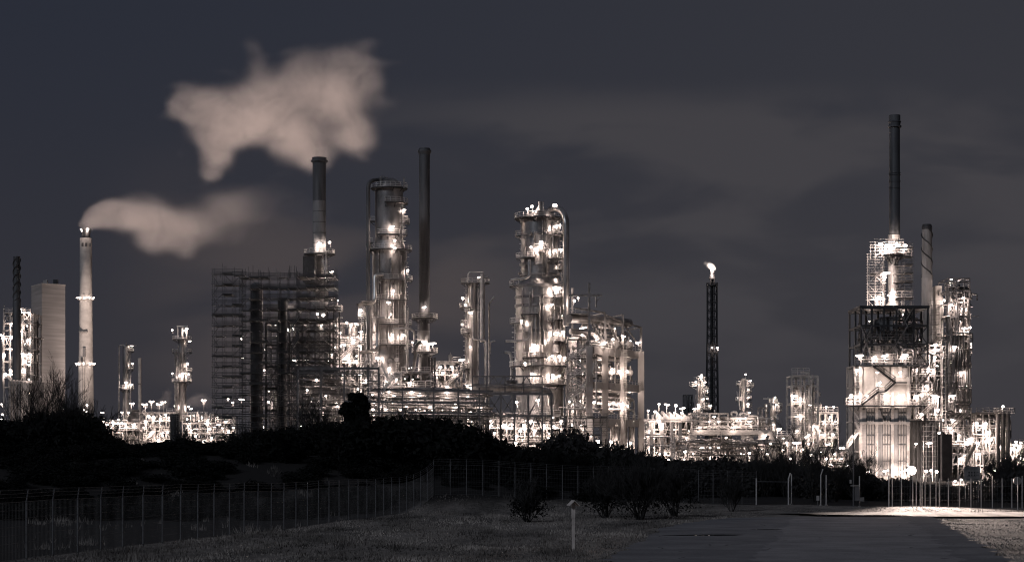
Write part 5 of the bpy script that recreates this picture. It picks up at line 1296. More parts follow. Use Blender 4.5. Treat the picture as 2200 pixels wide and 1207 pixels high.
# ================================================================ long pipe bridge and low units, centre
t = Thing('pipe_bridge', 'braced pipe bridge with a thick shiny pipe, crossing in front of the biggest column', 'pipe bridge', 1100, 455)
for px in (1048, 1076, 1105, 1135, 1165, 1185):
    b = MB(); b.bar((t.x(px), 455, 0), (t.x(px), 455, t.z(846)), .45); t.part('post', b, 'mid')
b = MB()
b.bar(t.p(1015,846,0), t.p(1186,846,0), .5); b.bar(t.p(1040,893,0), t.p(1186,893,0), .4); b.bar(t.p(1015,826,0), t.p(1165,826,0), .3); b.bar(t.p(1015,808,0), t.p(1165,808,0), .35)
for px in (1015, 1045, 1085, 1125, 1165): b.bar(t.p(px,846,0), t.p(px,808,0), .3)
for a, c in ((1050,1072),(1072,1092),(1092,1112),(1120,1142)): b.bar(t.p(a,826,0), t.p((a+c)/2+0,809,0), .25); b.bar(t.p((a+c)/2,809,0), t.p(c,826,0), .25)
for a, c in ((1048,1076),(1076,1105)): b.bar(t.p(a,893,0), t.p(c,848,0), .28); b.bar(t.p(a,848,0), t.p(c,893,0), .28)
b.bar(t.p(1135,930,0), t.p(1150,893,0), .3); b.bar(t.p(1165,930,0), t.p(1150,893,0), .3); b.bar(t.p(1135,893,0), t.p(1160,848,0), .3)
t.part('truss', b, 'mid')
b = MB(); b.tube([t.p(1022,835,3), t.p(1150,835,3), t.p(1182,838,4), t.p(1184,870,4)], 7*t.s, 18, True, 4); t.part('main_pipe', b, 'clad')
for py, r in ((842,2.2),(829,1.4),(845,1.2)): b = MB(); b.tube([t.p(1000,py,1.5), t.p(1165,py,1.5)], r*t.s, 10, True); t.part('pipe', b, 'pipe')
b = MB(); b.tube([t.p(1088,820,2), t.p(1112,820,2)], 4*t.s, 12, True); t.part('drum', b, 'mid')
t = Thing('process_structure', 'low lit process units under the pipe bridge, left of the biggest column foot', 'structure', 1100, 470)
unit(t, 1030, 1205, 893, 980, 0, 13, [0,.35,.7,1], 9, 704, [(1052,914),(1053,904),(1078,914),(1085,913),(1100,912),(1118,925),(1126,913),(1168,914),(1150,925),(1190,915),(1110,936),(1140,905),(1062,930),(1205,905),(1178,940)], 130, 110, 'steel', vessels=12, p=650)
t = Thing('pipe_bridge', 'long dark pipe rack of stacked levels crossing low from the scaffolding to the middle column', 'pipe bridge', 900, 440)
xs_ = [t.x(p_) for p_ in (640, 690, 740, 791, 814, 865, 932, 985, 1030)]
for x in xs_:
    b = MB(); b.bar((x, 440, 0), (x, 440, t.z(793 if x < t.x(820) else 832)), .4); t.part('post', b, 'mid')
b = MB()
for py in (836, 862, 884): b.bar(t.p(740 if py > 840 else 800,py,0), t.p(1060,py+4,0), .45)
b.bar(t.p(640,791,0), t.p(815,791,0), .55); b.bar(t.p(640,801,0), t.p(790,803,0), .3); b.bar(t.p(791,818,0), t.p(814,818,0), .3)
for a in range(640, 1030, 12): b.bar(t.p(a,862,1), t.p(a+3,905,1), .10)
t.part('beam', b, 'mid')
for k, (py, a, c, r, mt) in enumerate(((840,790,1050,3.2,'steel'),(846,800,1060,2.0,'steel'),(833,870,1010,2.2,'pipe'),(852,740,1040,2.4,'steel'),(867,745,1050,2.0,'steel'),(873,700,1060,2.6,'steel'),(888,740,1050,1.6,'steel'),(829,655,790,1.5,'steel'),(815,640,735,2.5,'steel'),(895,800,1040,2,'steel'),(812,655,735,1.2,'steel'))):
    b = MB(); b.tube([t.p(a,py,1.5+k%3), t.p(c,py+4,1.5+k%3)], r*t.s, 8, True); t.part('pipe', b, mt)
b = MB(); b.rail(t.p(795,833,-.6), t.p(860,833,-.6), .09); b.rail(t.p(797,790,-.6), t.p(822,790,-.6), .1); b.rail(t.p(836,810,-.6), t.p(862,810,-.6), .1); b.rail(t.p(836,812,-.6), t.p(858,812,-.6), .1); t.part('railing', b, 'rail')
b = MB(); b.stair(t.p(820,785,0), t.p(833,813,0), .8); t.part('stair', b, 'rail'); b = MB(); b.stair(t.p(842,815,0), t.p(818,850,0), .9); t.part('stair', b, 'rail'); b = MB(); b.stair(t.p(912,862,0), t.p(924,845,0), .8); t.part('stair', b, 'steel')
scaffold(t, t.x(640), t.x(788), 443, 447, 2, t.z(806), 1.9, 2, 2.1, 76, 'tubes', 'plank', plank=.5, brace=.3, over=.2)
pipework(t.x(740), t.x(1050), 441, 452, 6, 20, 60, 70, 19, (.06, .22)).build('pipework', M['mid'], t.root)
pipework(t.x(800), t.x(1050), 443, 455, 9, 20, 40, 60, 29, (.06, .16)).build('pipework', M['pipe'], t.root)
t.lamps([(700,850,3),(725,872,3),(762,852,3),(800,848,2),(822,872,3),(846,850,2),(872,868,3),(900,850,2),(925,872,3),(950,855,2),(978,868,3),(1005,852,2),(660,838,3),(680,815,3),(1030,868,3),(740,820,3),(835,842,1),(885,842,1),(960,843,1)], 0, 330, .8)
t = Thing('process_structure', 'low lit units glinting between the bank and the dark pipe bridge, centre left', 'structure', 900, 465)
unit(t, 690, 1035, 862, 955, 0, 14, [0,.4,.7,1], 14, 705, [(803,867),(808,869),(828,879),(801,879,-9,1200),(803,891),(893,877,-2,900),(903,877),(920,878),(930,880,-2,900),(975,882,-2,1000),(1013,883,-2,1200),(1030,871),(690,880),(735,885),(860,880),(845,875),(952,880),(990,875),(1005,900),(870,893),(945,900),(820,868),(780,880),(758,868),(720,866)], 200, 200, 'steel', vessels=14, p=520)
# shiny horizontal drums resting on low frames, between thin stack and middle column
t = Thing('process_structure', 'mid height pipe structure behind the dark pipe bridge, right of the tall dull column', 'structure', 870, 500)
unit(t, 800, 925, 800, 900, 0, 12, [0,.4,.7,1], 6, 706, [(830,820),(852,815),(880,822),(905,845),(822,845)], 80, 80, 'steel', vessels=5, p=450)

# ================================================================ flare tower
t = Thing('flare_tower', 'tall dark lattice flare tower with a burning flame on top', 'flare', 1530, 1100)
b = MB(); yc = 1100
zt = t.z(613); hb = t.s*14.5; ht = t.s*10.0
def cor(z):
    k = z/zt; k = min(1, k*1.0); h = hb + (ht-hb)*min(1, k/.75); return [(t.x(1530)+sx*h, yc+sy*h, z) for sx, sy in ((-1,-1),(1,-1),(1,1),(-1,1))]
nz = 22
for i in range(nz):
    z0, z1 = zt*i/nz, zt*(i+1)/nz; a, c = cor(z0), cor(z1)
    for j in range(4):
        k = (j+1) % 4; b.bar(a[j], c[j], .55); b.bar(a[j], a[k], .3); b.bar(a[j], c[k], .28); b.bar(a[k], c[j], .28)
t.part('lattice', b, 'dark')
b = MB(); b.tube([(t.x(1530), yc, 0), (t.x(1530), yc, t.z(585))], t.s*3, 12); b.tube([(t.x(1526), yc-2, 0), (t.x(1526), yc-2, t.z(600))], t.s*1.4, 8); b.tube([(t.x(1534), yc-2, 0), (t.x(1534), yc-2, t.z(600))], t.s*1.2, 8); t.part('riser', b, 'stackdark')
b = MB(); b.deck(t.x(1530), yc, t.z(613), .5, ht*1.25, 0, 2*PI, .4); b.railarc(t.x(1530), yc, t.z(613), ht*1.2, 0, 2*PI, .2, 1.3); t.part('platform', b, 'dark')
b = MB(); b.lathe(t.x(1530), yc, [(t.s*7, t.z(600)), (t.s*7, t.z(598)), (t.s*4.5, t.z(590)), (t.s*5, t.z(582)), (t.s*3.2, t.z(578))], 16); t.part('flare_tip', b, 'dark')
b = MB(); b.ell(t.p(1526, 573, 0), (19*t.s, 14*t.s, 16*t.s), 20, 12)
fm = D.materials.new('burning_gas'); fm.use_nodes = True; fn = fm.node_tree; fn.nodes.clear(); g_ = nd(fn, 'ShaderNodeNewGeometry'); acc = None
wn_ = nd(fn, 'ShaderNodeTexNoise', Scale=.35, Detail=3.0); fn.links.new(g_.outputs['Position'], wn_.inputs['Vector'])
for (c0_, c1_, r0_, w_) in ((1530, 574, 10, 1.2), (1524, 570, 10, .6), (1516, 566, 8, .2), (1534, 577, 7, .8)):
    sb = nd(fn, 'ShaderNodeVectorMath', operation='SUBTRACT'); fn.links.new(g_.outputs['Position'], sb.inputs[0]); sb.inputs[1].default_value = t.p(c0_, c1_, 0)
    ln = nd(fn, 'ShaderNodeVectorMath', operation='LENGTH'); fn.links.new(sb.outputs[0], ln.inputs[0])
    f_ = mth(fn, 'MULTIPLY', sm(fn, mth(fn, 'ADD', ln.outputs['Value'], mth(fn, 'MULTIPLY', wn_.outputs['Fac'], 1.2)), (r0_+2)*t.s, 0.0), w_); acc = f_ if acc is None else mth(fn, 'ADD', acc, f_)
em_ = nd(fn, 'ShaderNodeEmission'); em_.inputs[0].default_value = (1, .84, .74, 1); fn.links.new(mth(fn, 'MULTIPLY', mth(fn, 'MULTIPLY', acc, acc), 8.0), em_.inputs['Strength'])
fo_ = nd(fn, 'ShaderNodeOutputMaterial'); fn.links.new(em_.outputs[0], fo_.inputs['Volume']); fm.cycles.emission_sampling = 'NONE'
b.build('flame', fm, t.root)
l = D.objects.new('flame_light', light_data(30000, 1.0)); COL.objects.link(l); l.parent = t.root; l.location = t.p(1530, 574, -3) - t.root.location
t.lamps([(1530,746,-4,500),(1541,747,-3,500)], 0, 500, 1.6)
t = Thing('distant_tower', 'dim unlit lattice tower far behind, left of the flare tower', 'tower', 1478, 1250)
steel_frame([t.x(p_) for p_ in (1470, 1476, 1482, 1488)], [1250, 1258], [5, 20, 25, 30, 35, 40, t.z(848)], .6, .45, .6, 33).build('frame', M['mid'], t.root)
b = pipework(t.x(1471), t.x(1490), 1250, 1256, 18, t.z(850), 12, 16, 34, (.3, .8)); t.part('pipework', b, 'mid')

# ================================================================ middle right units
t = Thing('air_cooler_bank', 'long air cooler bank with sloped hoods, right of the concrete frame', 'air cooler', 1430, 560)
unit(t, 1383, 1486, 905, 990, 0, 14, [0,.45,.62,1], 9, 801, [(1393,882),(1407,884),(1415,904,-3,1500),(1445,920),(1420,973),(1430,974),(1400,962),(1437,987),(1455,975),(1395,925),(1475,940)], 150, 130, 'pale', vessels=5, p=480, rr=(.07,.24))
for k in range(5):
    a = 1410+k*14.6; b = MB(); x0, x1 = t.x(a), t.x(a+14.2)
    V = [(x0, 561, t.z(900)), (x1, 561, t.z(900)), (x1, 572, t.z(900)), (x0, 572, t.z(900)), (x0, 561, t.z(880+k*2)), (x1, 561, t.z(896)), (x1, 572, t.z(896)), (x0, 572, t.z(880+k*2))]
    b.add(V, [(0,3,2,1),(4,5,6,7),(0,1,5,4),(1,2,6,5),(2,3,7,6),(3,0,4,7)]); t.part('hood', b, 'pale')
b = MB(); b.span((t.x(1383), 560.5, t.z(906)), (t.x(1486), 561, t.z(900))); t.part('fascia', b, 'steel')
for px in (1399, 1421, 1442, 1460): 
    b = MB(); b.bar((t.x(px), 558, 0), (t.x(px), 558, t.z(908)), .9); t.part('pillar', b, 'conc')
add_pipe(t, [(1387,933,-2),(1430,933,-2),(1431,950,-2)], 2.6, -2, 'pale'); add_pipe(t, [(1395,938,-3),(1440,938,-3),(1444,952,-3)], 2.0, -3, 'pale')
t.lamps([(1449,887,-1,700),(1465,887,-1,700)], 0)
def street(px, py, Y, label, p=700, sc=1.0, group='lamp posts in the plant', lit=True):
    t = Thing('lamp_post', label, 'lamp post', px, Y, group); x = t.x(px); z = t.z(py)
    b = MB(); b.tube([(x, Y+.6, 0), (x, Y+.6, z+.4)], [.12, .07], 6); t.part('pole', b, 'rail')
    put_lamp(t.root, (x, Y, z), p, sc, lit); return t
for px, py, Y, lb in ((1416,868,566,'first lamp post from the left above the air cooler hoods'),(1433,869,566,'second lamp post from the left above the air cooler hoods'),(1452,871,566,'third lamp post from the left above the air cooler hoods'),(1466,877,566,'lowest lamp post at the right end of the air cooler hoods')): street(px, py, Y, lb, 800, 1.2)
for px, py, Y, pw, lb in ((1108,951,330,700,'lamp post just above the bank left of the biggest column foot'),(1284,949,400,2500,'bright lamp post in front of the scaffolding at the concrete frame'),(1472,970,500,900,'lamp post in front of the air cooler rack'),(1610,973,480,900,'lamp post in front of the concrete pipe table'),(1712,951,450,2600,'bright lamp post in front of the open steel tower'),(1741,977,440,900,'lamp post right of the open steel tower foot'),(1655,953,520,600,'lamp post under the right end of the concrete pipe table'),(2155,873,470,900,'high lamp post on the right process unit'),(1173,965,330,400,'small lamp post at the edge of the bank below the biggest column'),(1196,948,360,700,'lamp post at the right edge of the biggest column foot'),(2183,949,480,900,'left lamp post of the far right cluster'),(2193,951,480,900,'right lamp post of the far right cluster')): street(px, py, Y, lb, pw, 1.0)
# concrete table with pipes and drums
t = Thing('pipe_table', 'long concrete table carrying drums and bent pipes, left of the open steel tower', 'structure', 1575, 560)
for px, dd in ((1489,0),(1600,0),(1636,0),(1660,0),(1540,12),(1575,12)):
    b = MB(); b.span((t.x(px)-1.0, 560+dd-.9, 0), (t.x(px)+1.0, 560+dd+.9, t.z(925))); t.part('pillar', b, 'conc')
b = MB(); b.span((t.x(1484), 559, t.z(934)), (t.x(1664), 561, t.z(925))); t.part('beam', b, 'conc'); b = MB(); b.span((t.x(1484), 571, t.z(934)), (t.x(1664), 573, t.z(925))); t.part('beam', b, 'conc')
b = MB(); b.span((t.x(1484), 561, t.z(925)+.02), (t.x(1664), 571, t.z(924))); d = t.part('floor_slab', b, 'conc'); b = MB(); b.rail(t.p(1484,924,-.8), t.p(1664,924,-.8), .1); b.build('railing', M['rail'], d)
steel_frame([t.x(p_) for p_ in (1486, 1505, 1525, 1545, 1565)], [561, 570], [t.z(924), t.z(905), t.z(888)], .5, .4, .15, 44, True).build('frame', M['steel'], t.root)
for px, py, r in ((1577,884,6.5),(1597,886,7)):
    b = MB(); b.tube([t.p(px-r,905,2), t.p(px-r,py,2), t.p(px+r,py,2), t.p(px+r,905,2)], 2.6*t.s, 10, True, 1.6); t.part('bent_pipe', b, 'pale')
add_pipe(t, [(1608,892,0),(1629,892,0),(1630,912,0)], 2.6, 0, 'pale'); add_pipe(t, [(1568,898,1),(1622,898,1)], 3.6, 1, 'pale')
b = MB(); b.tube([t.p(1538,956,-2), t.p(1585,956,-2)], 6*t.s, 18, True); t.part('drum', b, 'pale')
b = MB(); b.tube([t.p(1450,958,-3), t.p(1538,957,-3)], 3.8*t.s, 14, True); t.part('drum', b, 'pipe'); add_pipe(t, [(1440,948,-4),(1560,948,-4)], 1.6, -4, 'pale'); add_pipe(t, [(1383,956,-4),(1450,957,-4)], 1.6, -4, 'pale')
for k in range(4): pipework(t.x(1488), t.x(1662), 561, 572, t.z(922)+.3, t.z(892), 26, 34, 900+k, (.08, .3)).build('pipework', M['rail' if k % 2 else 'pale'], t.root)
for k in range(4): pipework(t.x(1440), t.x(1672), 552, 574, .5, t.z(938), 40, 50, 910+k, (.08, .3)).build('pipework', M['pipe' if k % 2 else 'pale'], t.root)
for px, r, z0, z1 in ((1512,4,918,896),(1530,3,918,893),(1552,4,918,897),(1585,5,918,902),(1610,4,918,897),(1622,3,918,897),(1620,4,980,950),(1650,4,975,945),(1568,4,980,962),(1548,3,980,960),(1503,4,980,965),(1480,4,980,963)): drum_v(t, t.x(px), 564, t.z(z0)+1, t.z(z1), r*t.s, 'pale')
t.lamps([(1534,895),(1524,905),(1544,905),(1590,900),(1600,898),(1583,903),(1618,949),(1627,949),(1597,958,-2,900),(1590,952),(1508,962,-5,900),(1527,962,-5,900),(1544,962,-5,900),(1503,918),(1610,905),(1575,918),(1470,986,-5),(1560,975,-5),(1530,980,-5),(1635,965,-3),(1500,946),(1560,940),(1645,935),(1595,975,-5),(1650,975,-5),(1490,975,-6)], -1.5, 380)
b = MB(); b.span((t.x(1383), 545, .1), (t.x(1700), 546, 1.8)); t.part('kerb_wall', b, 'conc')
# two pale columns behind the flare foot
t = Thing('distillation_column', 'short bright column with side balconies at the left foot of the flare tower', 'column', 1505, 650)
cx, cyy = t.ctr(1503.5, 652)
shell(t, cx, cyy, [(822, 905, 6.8)], 'clad', 20, 3); add_pipe(t, [(1499,812,0),(1499,900,0)], 1.6, 0, 'pale'); add_pipe(t, [(1514,830,0),(1514,890,0)], 1.4, 0, 'pale'); add_pipe(t, [(1499,808,0),(1508,808,0),(1508,820,0)], 1.3, 0, 'pale')
for py, a0, a1, w in ((817,-200,20,1.2),(829,-215,-150,2.4),(838,-40,20,1.8),(858,-50,20,1.8),(873,-50,20,2.2),(880,-90,20,2.6),(845,-40,20,1.6)): add_platform(t, cx, cyy, t.z(py), 6.8*t.s, w, a0, a1)
add_ladder(t, cx, cyy, 6.8*t.s, -40, t.z(890), t.z(817)); risers(t, cx, cyy, 6.8*t.s, (t.z(895), t.z(820)), 5, 95, 'pale')
t.lamps([(1507,806,-1.5,900),(1495,820,-2,1200),(1515,821,-1),(1519,838,-1),(1520,856,-1),(1512,857,-2.5,500),(1500,869,-2.5),(1523,871,-1),(1492,878,-1),(1527,871,-1,400)], 0, 600)
t = Thing('distillation_column', 'short bright column with a tall lamp on top, right of the flare tower', 'column', 1598, 650)
cx, cyy = t.ctr(1598, 652)
shell(t, cx, cyy, [(815, 905, 6.2)], 'clad', 20, 3); add_pipe(t, [(1602,808,-2),(1602,900,-2)], 1.6, -2, 'pale'); add_pipe(t, [(1590,822,0),(1587,862,0),(1590,880,0)], 1.4, 0, 'pale')
for py, a0, a1, w in ((826,-200,-150,1.6),(830,-50,20,2.4),(842,-50,20,1.6),(857,-50,20,1.6),(870,-50,20,1.8),(860,-200,-140,1.8),(884,-60,20,1.8)): add_platform(t, cx, cyy, t.z(py), 6.2*t.s, w, a0, a1)
add_ladder(t, cx, cyy, 6.2*t.s, -30, t.z(890), t.z(815)); risers(t, cx, cyy, 6.2*t.s, (t.z(895), t.z(820)), 5, 96, 'pale')
b = MB(); b.bar(t.p(1602,815,-2), t.p(1602,806,-2), .25); b.bar(t.p(1586,865,0), t.p(1583,840,0), .2); t.part('lamp_pole', b, 'rail')
t.lamps([(1602,804,-2,600),(1612,818,-1),(1608,837,-1),(1609,853,-1),(1607,868,-1,900),(1585,854,-1.5,700),(1610,886,-1)], 0, 500)
t = Thing('distillation_column', 'twin pale column with a crane beam at the right end of the concrete table', 'column', 1659, 570)
cx, cyy = t.ctr(1661, 575)
shell(t, cx, cyy, [(872, 930, 6.2)], 'clad', 20, 3); b = MB(); b.lathe(t.x(1651), 576, [(3.6*t.s, t.z(930)), (3.6*t.s, t.z(868)), (.01, t.z(866))], 16); t.part('side_column', b, 'clad')
for py, a0, a1, w in ((874,-50,20,1.8),(882,-50,20,1.8),(865,-200,20,.6)): add_platform(t, cx, cyy, t.z(py), 6.2*t.s, w, a0, a1)
b = MB(); b.bar(t.p(1640,856,0), t.p(1656,856,0), .35); b.bar(t.p(1656,856,0), t.p(1656,872,0), .35); b.bar(t.p(1650,853,0), t.p(1650,856,0), .3); t.part('crane_beam', b, 'rail')
steel_frame([t.x(1634), t.x(1643), t.x(1650)], [570, 576], [t.z(925), t.z(898), t.z(876)], .3, .25, .3, 3, True).build('frame', M['steel'], t.root)
t.lamps([(1665,854,-1),(1668,869,-1),(1652,901,-3,1200),(1672,922,-4,900),(1662,912,-3.5)], 0, 450)
t = Thing('process_structure', 'dim low rack between the concrete table and the open steel tower', 'structure', 1685, 590)
unit(t, 1665, 1705, 936, 1000, 0, 10, [0,.4,.75,1], 3, 802, [(1681,966),(1675,995,-6),(1675,922,-2),(1690,950),(1698,985,-6)], 50, 40, 'steel', vessels=3, p=450)
# low workshops in front
t = Thing('workshop', 'low dark flat roofed shed with an end wall coloured pale as if lit', 'building', 1540, 430)
b = MB(); b.span((t.x(1495), 430, 0), (t.x(1544), 438, t.z(991))); t.part('wall', b, 'mid'); b = MB(); b.span((t.x(1545), 430, 0), (t.x(1551), 438, t.z(991))); t.part('end_wall', b, 'pale', 'end wall coloured pale as if lit')  # light on the end wall is put into its paler colour
b = MB(); b.span((t.x(1493), 429.6, t.z(991)+.01), (t.x(1552), 438.4, t.z(989.6))); t.part('roof', b, 'dark')
t.lamps([(1558,1001,-1,150)], 0)
t = Thing('workshop', 'long low dark shed in front of the air coolers', 'building', 1430, 432)
b = MB(); b.span((t.x(1300), 432, 0), (t.x(1486), 440, t.z(990))); t.part('wall', b, 'mid'); b = MB(); b.span((t.x(1299), 431.6, t.z(990)+.01), (t.x(1487), 440.4, t.z(988.6))); t.part('roof', b, 'steel')

# ================================================================ open steel towers
t = Thing('open_steel_tower', 'tall open steel tower with a crane beam, left of the big furnace', 'steel tower', 1729, 600)
xs = [t.x(p_) for p_ in (1701, 1720, 1738, 1757)]; zs = [0, t.z(965), t.z(940), t.z(917), t.z(895), t.z(867), t.z(829), t.z(808)]
steel_frame(xs, [600, 610], zs, .6, .4, .3, 61).build('frame', M['pale'], t.root)
for z in zs[2:]:
    b = MB(); b.span((xs[0], 600.4, z+.25), (xs[2], 609.6, z+.4)); d = t.part('floor_grating', b, 'mid'); b = MB(); b.rail((xs[0], 599.6, z+.2), (xs[2], 599.6, z+.2), .1); b.rail((xs[0], 599.6, z+1.3), (xs[2], 599.6, z+1.3), .08); b.build('railing', M['rail'], d)
b = MB(); b.bar(t.p(1720,801,0), t.p(1738,801,0), .5); b.bar(t.p(1738,801,0), t.p(1738,808,0), .45); t.part('crane_beam', b, 'rail')
drum_v(t, t.x(1716), 603, t.z(915), t.z(838), 5*t.s, 'pale'); drum_v(t, t.x(1717), 603, t.z(978), t.z(925), 5*t.s, 'pale'); add_pipe(t, [(1730,985,-1),(1730,826,-1),(1744,826,-1),(1744,940,-1)], 1.6, -1, 'pale'); add_pipe(t, [(1741,815,-1),(1741,880,-1),(1752,880,-1)], 1.3, -1, 'pale')
for k in range(3): pipework(xs[0], xs[3], 600, 609, 2, t.z(815), 11, 18, 920+k, (.07, .26)).build('pipework', M['rail' if k % 2 else 'pale'], t.root)
t.lamps([(1706,850,-1.5,1200),(1719,892),(1720,856),(1738,934),(1732,938),(1737,953),(1741,870,-1,400),(1752,915),(1712,925,-1,400),(1725,965),(1703,960),(1748,985)], -1, 550)
t = Thing('open_steel_tower', 'lower broad open steel tower with railed top deck, just left of the big furnace', 'steel tower', 1772, 605)
xs = [t.x(p_) for p_ in (1747, 1760, 1773, 1787, 1800)]; zs = [0, t.z(965), t.z(940), t.z(918), t.z(887)]
steel_frame(xs, [605, 614], zs, .5, .4, .4, 62).build('frame', M['pale'], t.root)
for z in zs[2:]:
    b = MB(); b.span((xs[0], 605.4, z+.25), (xs[-1], 613.6, z+.4)); d = t.part('floor_grating', b, 'mid'); b = MB(); b.rail((xs[0], 604.6, z+.2), (xs[-1], 604.6, z+.2), .1, 1.6); b.build('railing', M['rail'], d)
drum_v(t, t.x(1757), 608, t.z(888)+1, t.z(872), 3*t.s, 'pale'); drum_v(t, t.x(1766), 608, t.z(885)+1, t.z(868), 2.5*t.s, 'pale'); add_pipe(t, [(1775,885,0),(1775,874,0),(1785,874,0)], 1.2, 0, 'pale')
for k in range(3): pipework(xs[0], xs[-1], 605, 613, 2, t.z(890), 13, 20, 930+k, (.07, .24)).build('pipework', M['rail' if k % 2 else 'pale'], t.root)
t.lamps([(1757,874),(1775,874,-1,900),(1791,874,-1,900),(1784,895),(1769,933),(1790,933,-1,900),(1780,954),(1760,925),(1770,905,-1,300),(1765,985,-3),(1795,905,-1,300)], -1, 550)
t = Thing('pipe_rack', 'dense glittering low pipe rack between the open steel towers and the big furnace', 'pipe rack', 1800, 520)
unit(t, 1758, 1848, 968, 1024, 0, 12, [0,.4,.7,1], 7, 803, [(1805,962,2),(1812,962,2),(1820,962,2),(1782,1010),(1797,1016),(1810,1012),(1822,1000),(1775,985),(1792,975),(1830,985),(1808,985),(1840,975),(1784,998),(1836,1008),(1768,1005),(1818,1018)], 140, 120, 'pale', vessels=8, p=500, rr=(.06,.2))

# ================================================================ the big furnace on the right
t = Thing('furnace', 'big bright furnace box with panelled walls, stair and scaffolded tall stack', 'furnace', 1905, 400)
yf = 400.0
x0, x1 = t.x(1848), t.x(1952)
b = MB(); b.span((x0, yf, 0), (x1, yf+14, t.z(786))); t.part('wall', b, 'conc')
b = MB()
for px in (1849, 1883, 1917, 1950.5): b.span((t.x(px)-.28, yf-.35, 0), (t.x(px)+.28, yf-.01, t.z(786)))
t.part('buckstay', b, 'pale')
for a in (1851, 1885, 1919):
    b = MB()
    for k in range(5):
        px = a + 5 + k*5.6
        b.span((t.x(px)-.07, yf-.20, t.z(1022)), (t.x(px)+.07, yf-.01, t.z(878)))
    for py in (888, 935, 955, 990, 1015): b.span((t.x(a)+.05, yf-.14, t.z(py)-.06), (t.x(a+29), yf-.012, t.z(py)+.06))
    t.part('panel_rib', b, 'mid')
    b = MB(); b.span((t.x(a), yf-.26, t.z(1020)), (t.x(a)+.85, yf-.005, t.z(880))); t.part('recess_panel', b, 'stackgrey' if a > 1880 else 'concdark')
b = MB(); b.span((x0-.2, yf-.6, t.z(911)), (x1+.2, yf-.36, t.z(906))); t.part('belt_beam', b, 'pale')
b = MB(); b.span((x0-.3, yf-.4, t.z(786)+.01), (x1+.3, yf+14, t.z(784.5))); t.part('roof', b, 'mid')
def walk(py, a, c, d=1.5, mt='dark'):
    b = MB(); b.span((t.x(a), yf-d-.4, t.z(py)-.12), (t.x(c), yf-.4, t.z(py)+.08)); dd = t.part('walkway', b, mt)
    b = MB(); b.rail((t.x(a), yf-d-.35, t.z(py)), (t.x(c), yf-d-.35, t.z(py)), .07); b.build('railing', M['rail'], dd)
walk(872, 1822, 1988); walk(786, 1834, 1988, 1.6); walk(822, 1920, 1945); walk(842, 1884, 1898, 1.5)
for p0, p1 in (((1872,786),(1920,822)), ((1920,822),(1898,842)), ((1884,842),(1848,870))):
    b = MB(); q0, q1 = t.p(*p0, 0), t.p(*p1, 0); b.stair((q0.x, yf-1.5, q0.z), (q1.x, yf-1.5, q1.z), 1.0, .14); t.part('stair', b, 'dark')
b = MB()
for a, c in (((1888,878),(1896,900)), ((1912,878),(1904,900)), ((1892,872),(1892,845)), ((1895,872),(1895,845))): q0, q1 = t.p(*a, 0), t.p(*c, 0); b.bar((q0.x, yf-1.2, q0.z), (q1.x, yf-.8, q1.z), .2)
t.part('bracket', b, 'dark')
b = MB(); b.span((t.x(1938), yf-.5, t.z(810)), (t.x(1950), yf-.02, t.z(790))); t.part('vent_box', b, 'steel')
# balcony and stairs down its left side
b = MB(); b.span((t.x(1819), yf-1, t.z(870)), (t.x(1848), yf+2, t.z(868.5))); d = t.part('balcony', b, 'mid'); b = MB(); b.railrect(t.x(1819), yf-1, t.x(1848), yf+2, t.z(868.5), .09, 1.3); b.build('railing', M['rail'], d)
for a, c in (((1848,905),(1826,871)), ((1820,963),(1847,925)), ((1848,925),(1836,905))): b = MB(); q0, q1 = t.p(*a, 0), t.p(*c, 0); b.stair((q0.x, yf+.5, q0.z), (q1.x, yf+.5, q1.z), 1.2, .14); t.part('stair', b, 'rail')
b = MB(); b.ladder(t.x(1842), yf-.3, t.z(868), t.z(786), .8, .08); t.part('ladder', b, 'rail')
steel_frame([t.x(1834), t.x(1847)], [yf, yf+8], [0, 6, 12, t.z(868), t.z(830), t.z(786)], .25, .2, .5, 6).build('frame', M['steel'], t.root)
# dark steel cage above, with ducts
xs = [t.x(p_) for p_ in (1849, 1872, 1898, 1925, 1945, 1962, 1992)]; zs = [t.z(786), t.z(740), t.z(700), t.z(662)]
steel_frame(xs, [yf-.5, yf+6, yf+13], zs, .36, .28, .3, 7, True).build('cage_frame', M['dark'], t.root)
for q in ((1860,735),(1900,728),(1935,745),(1950,700),(1975,730),(1868,690),(1940,675)): t.lamp(q[0], q[1], 8, 300, .6)  # lamps added inside the cage to lighten its interior
b = MB(); b.span((xs[0]-.3, yf-.8, t.z(663)), (xs[-1]+.3, yf+13.3, t.z(657))); t.part('cage_roof', b, 'dark')
b = MB(); b.span((t.x(1880), yf+1, t.z(712)), (t.x(1920), yf+7, t.z(686))); t.part('duct', b, 'stackgrey')
b = MB()
for k in range(6): b.span((t.x(1883+k*6.2), yf+.8, t.z(686)), (t.x(1884.5+k*6.2), yf+1.0, t.z(683)))
t.part('duct_rib', b, 'dark')
b = MB(); b.cyl(t.p(1886,722,4), t.p(1920,722,4), 9*t.s, 20); t.part('duct', b, 'dark')
b = MB(); b.span((t.x(1884), yf+2, t.z(784)), (t.x(1922), yf+9, t.z(736))); t.part('duct', b, 'concdark')
b = MB(); 
for k in range(7): b.bar(t.p(1872,742+k*6,-1.0), t.p(1925,742+k*6,-1.0), .09)
b.rail(t.p(1872,730,-1.2), t.p(1960,730,-1.2), .08); b.rail(t.p(1850,778,-1.2), t.p(1985,778,-1.2), .08); t.part('railing', b, 'steel')
pipework(t.x(1855), t.x(1990), yf, yf+12, t.z(780), t.z(668), 45, 60, 66, (.08, .3)).build('pipework', M['mid'], t.root)
pipework(t.x(1925), t.x(1990), yf-.6, yf+8, t.z(784), t.z(735), 25, 30, 67, (.08, .25)).build('pipework', M['pipe'], t.root)
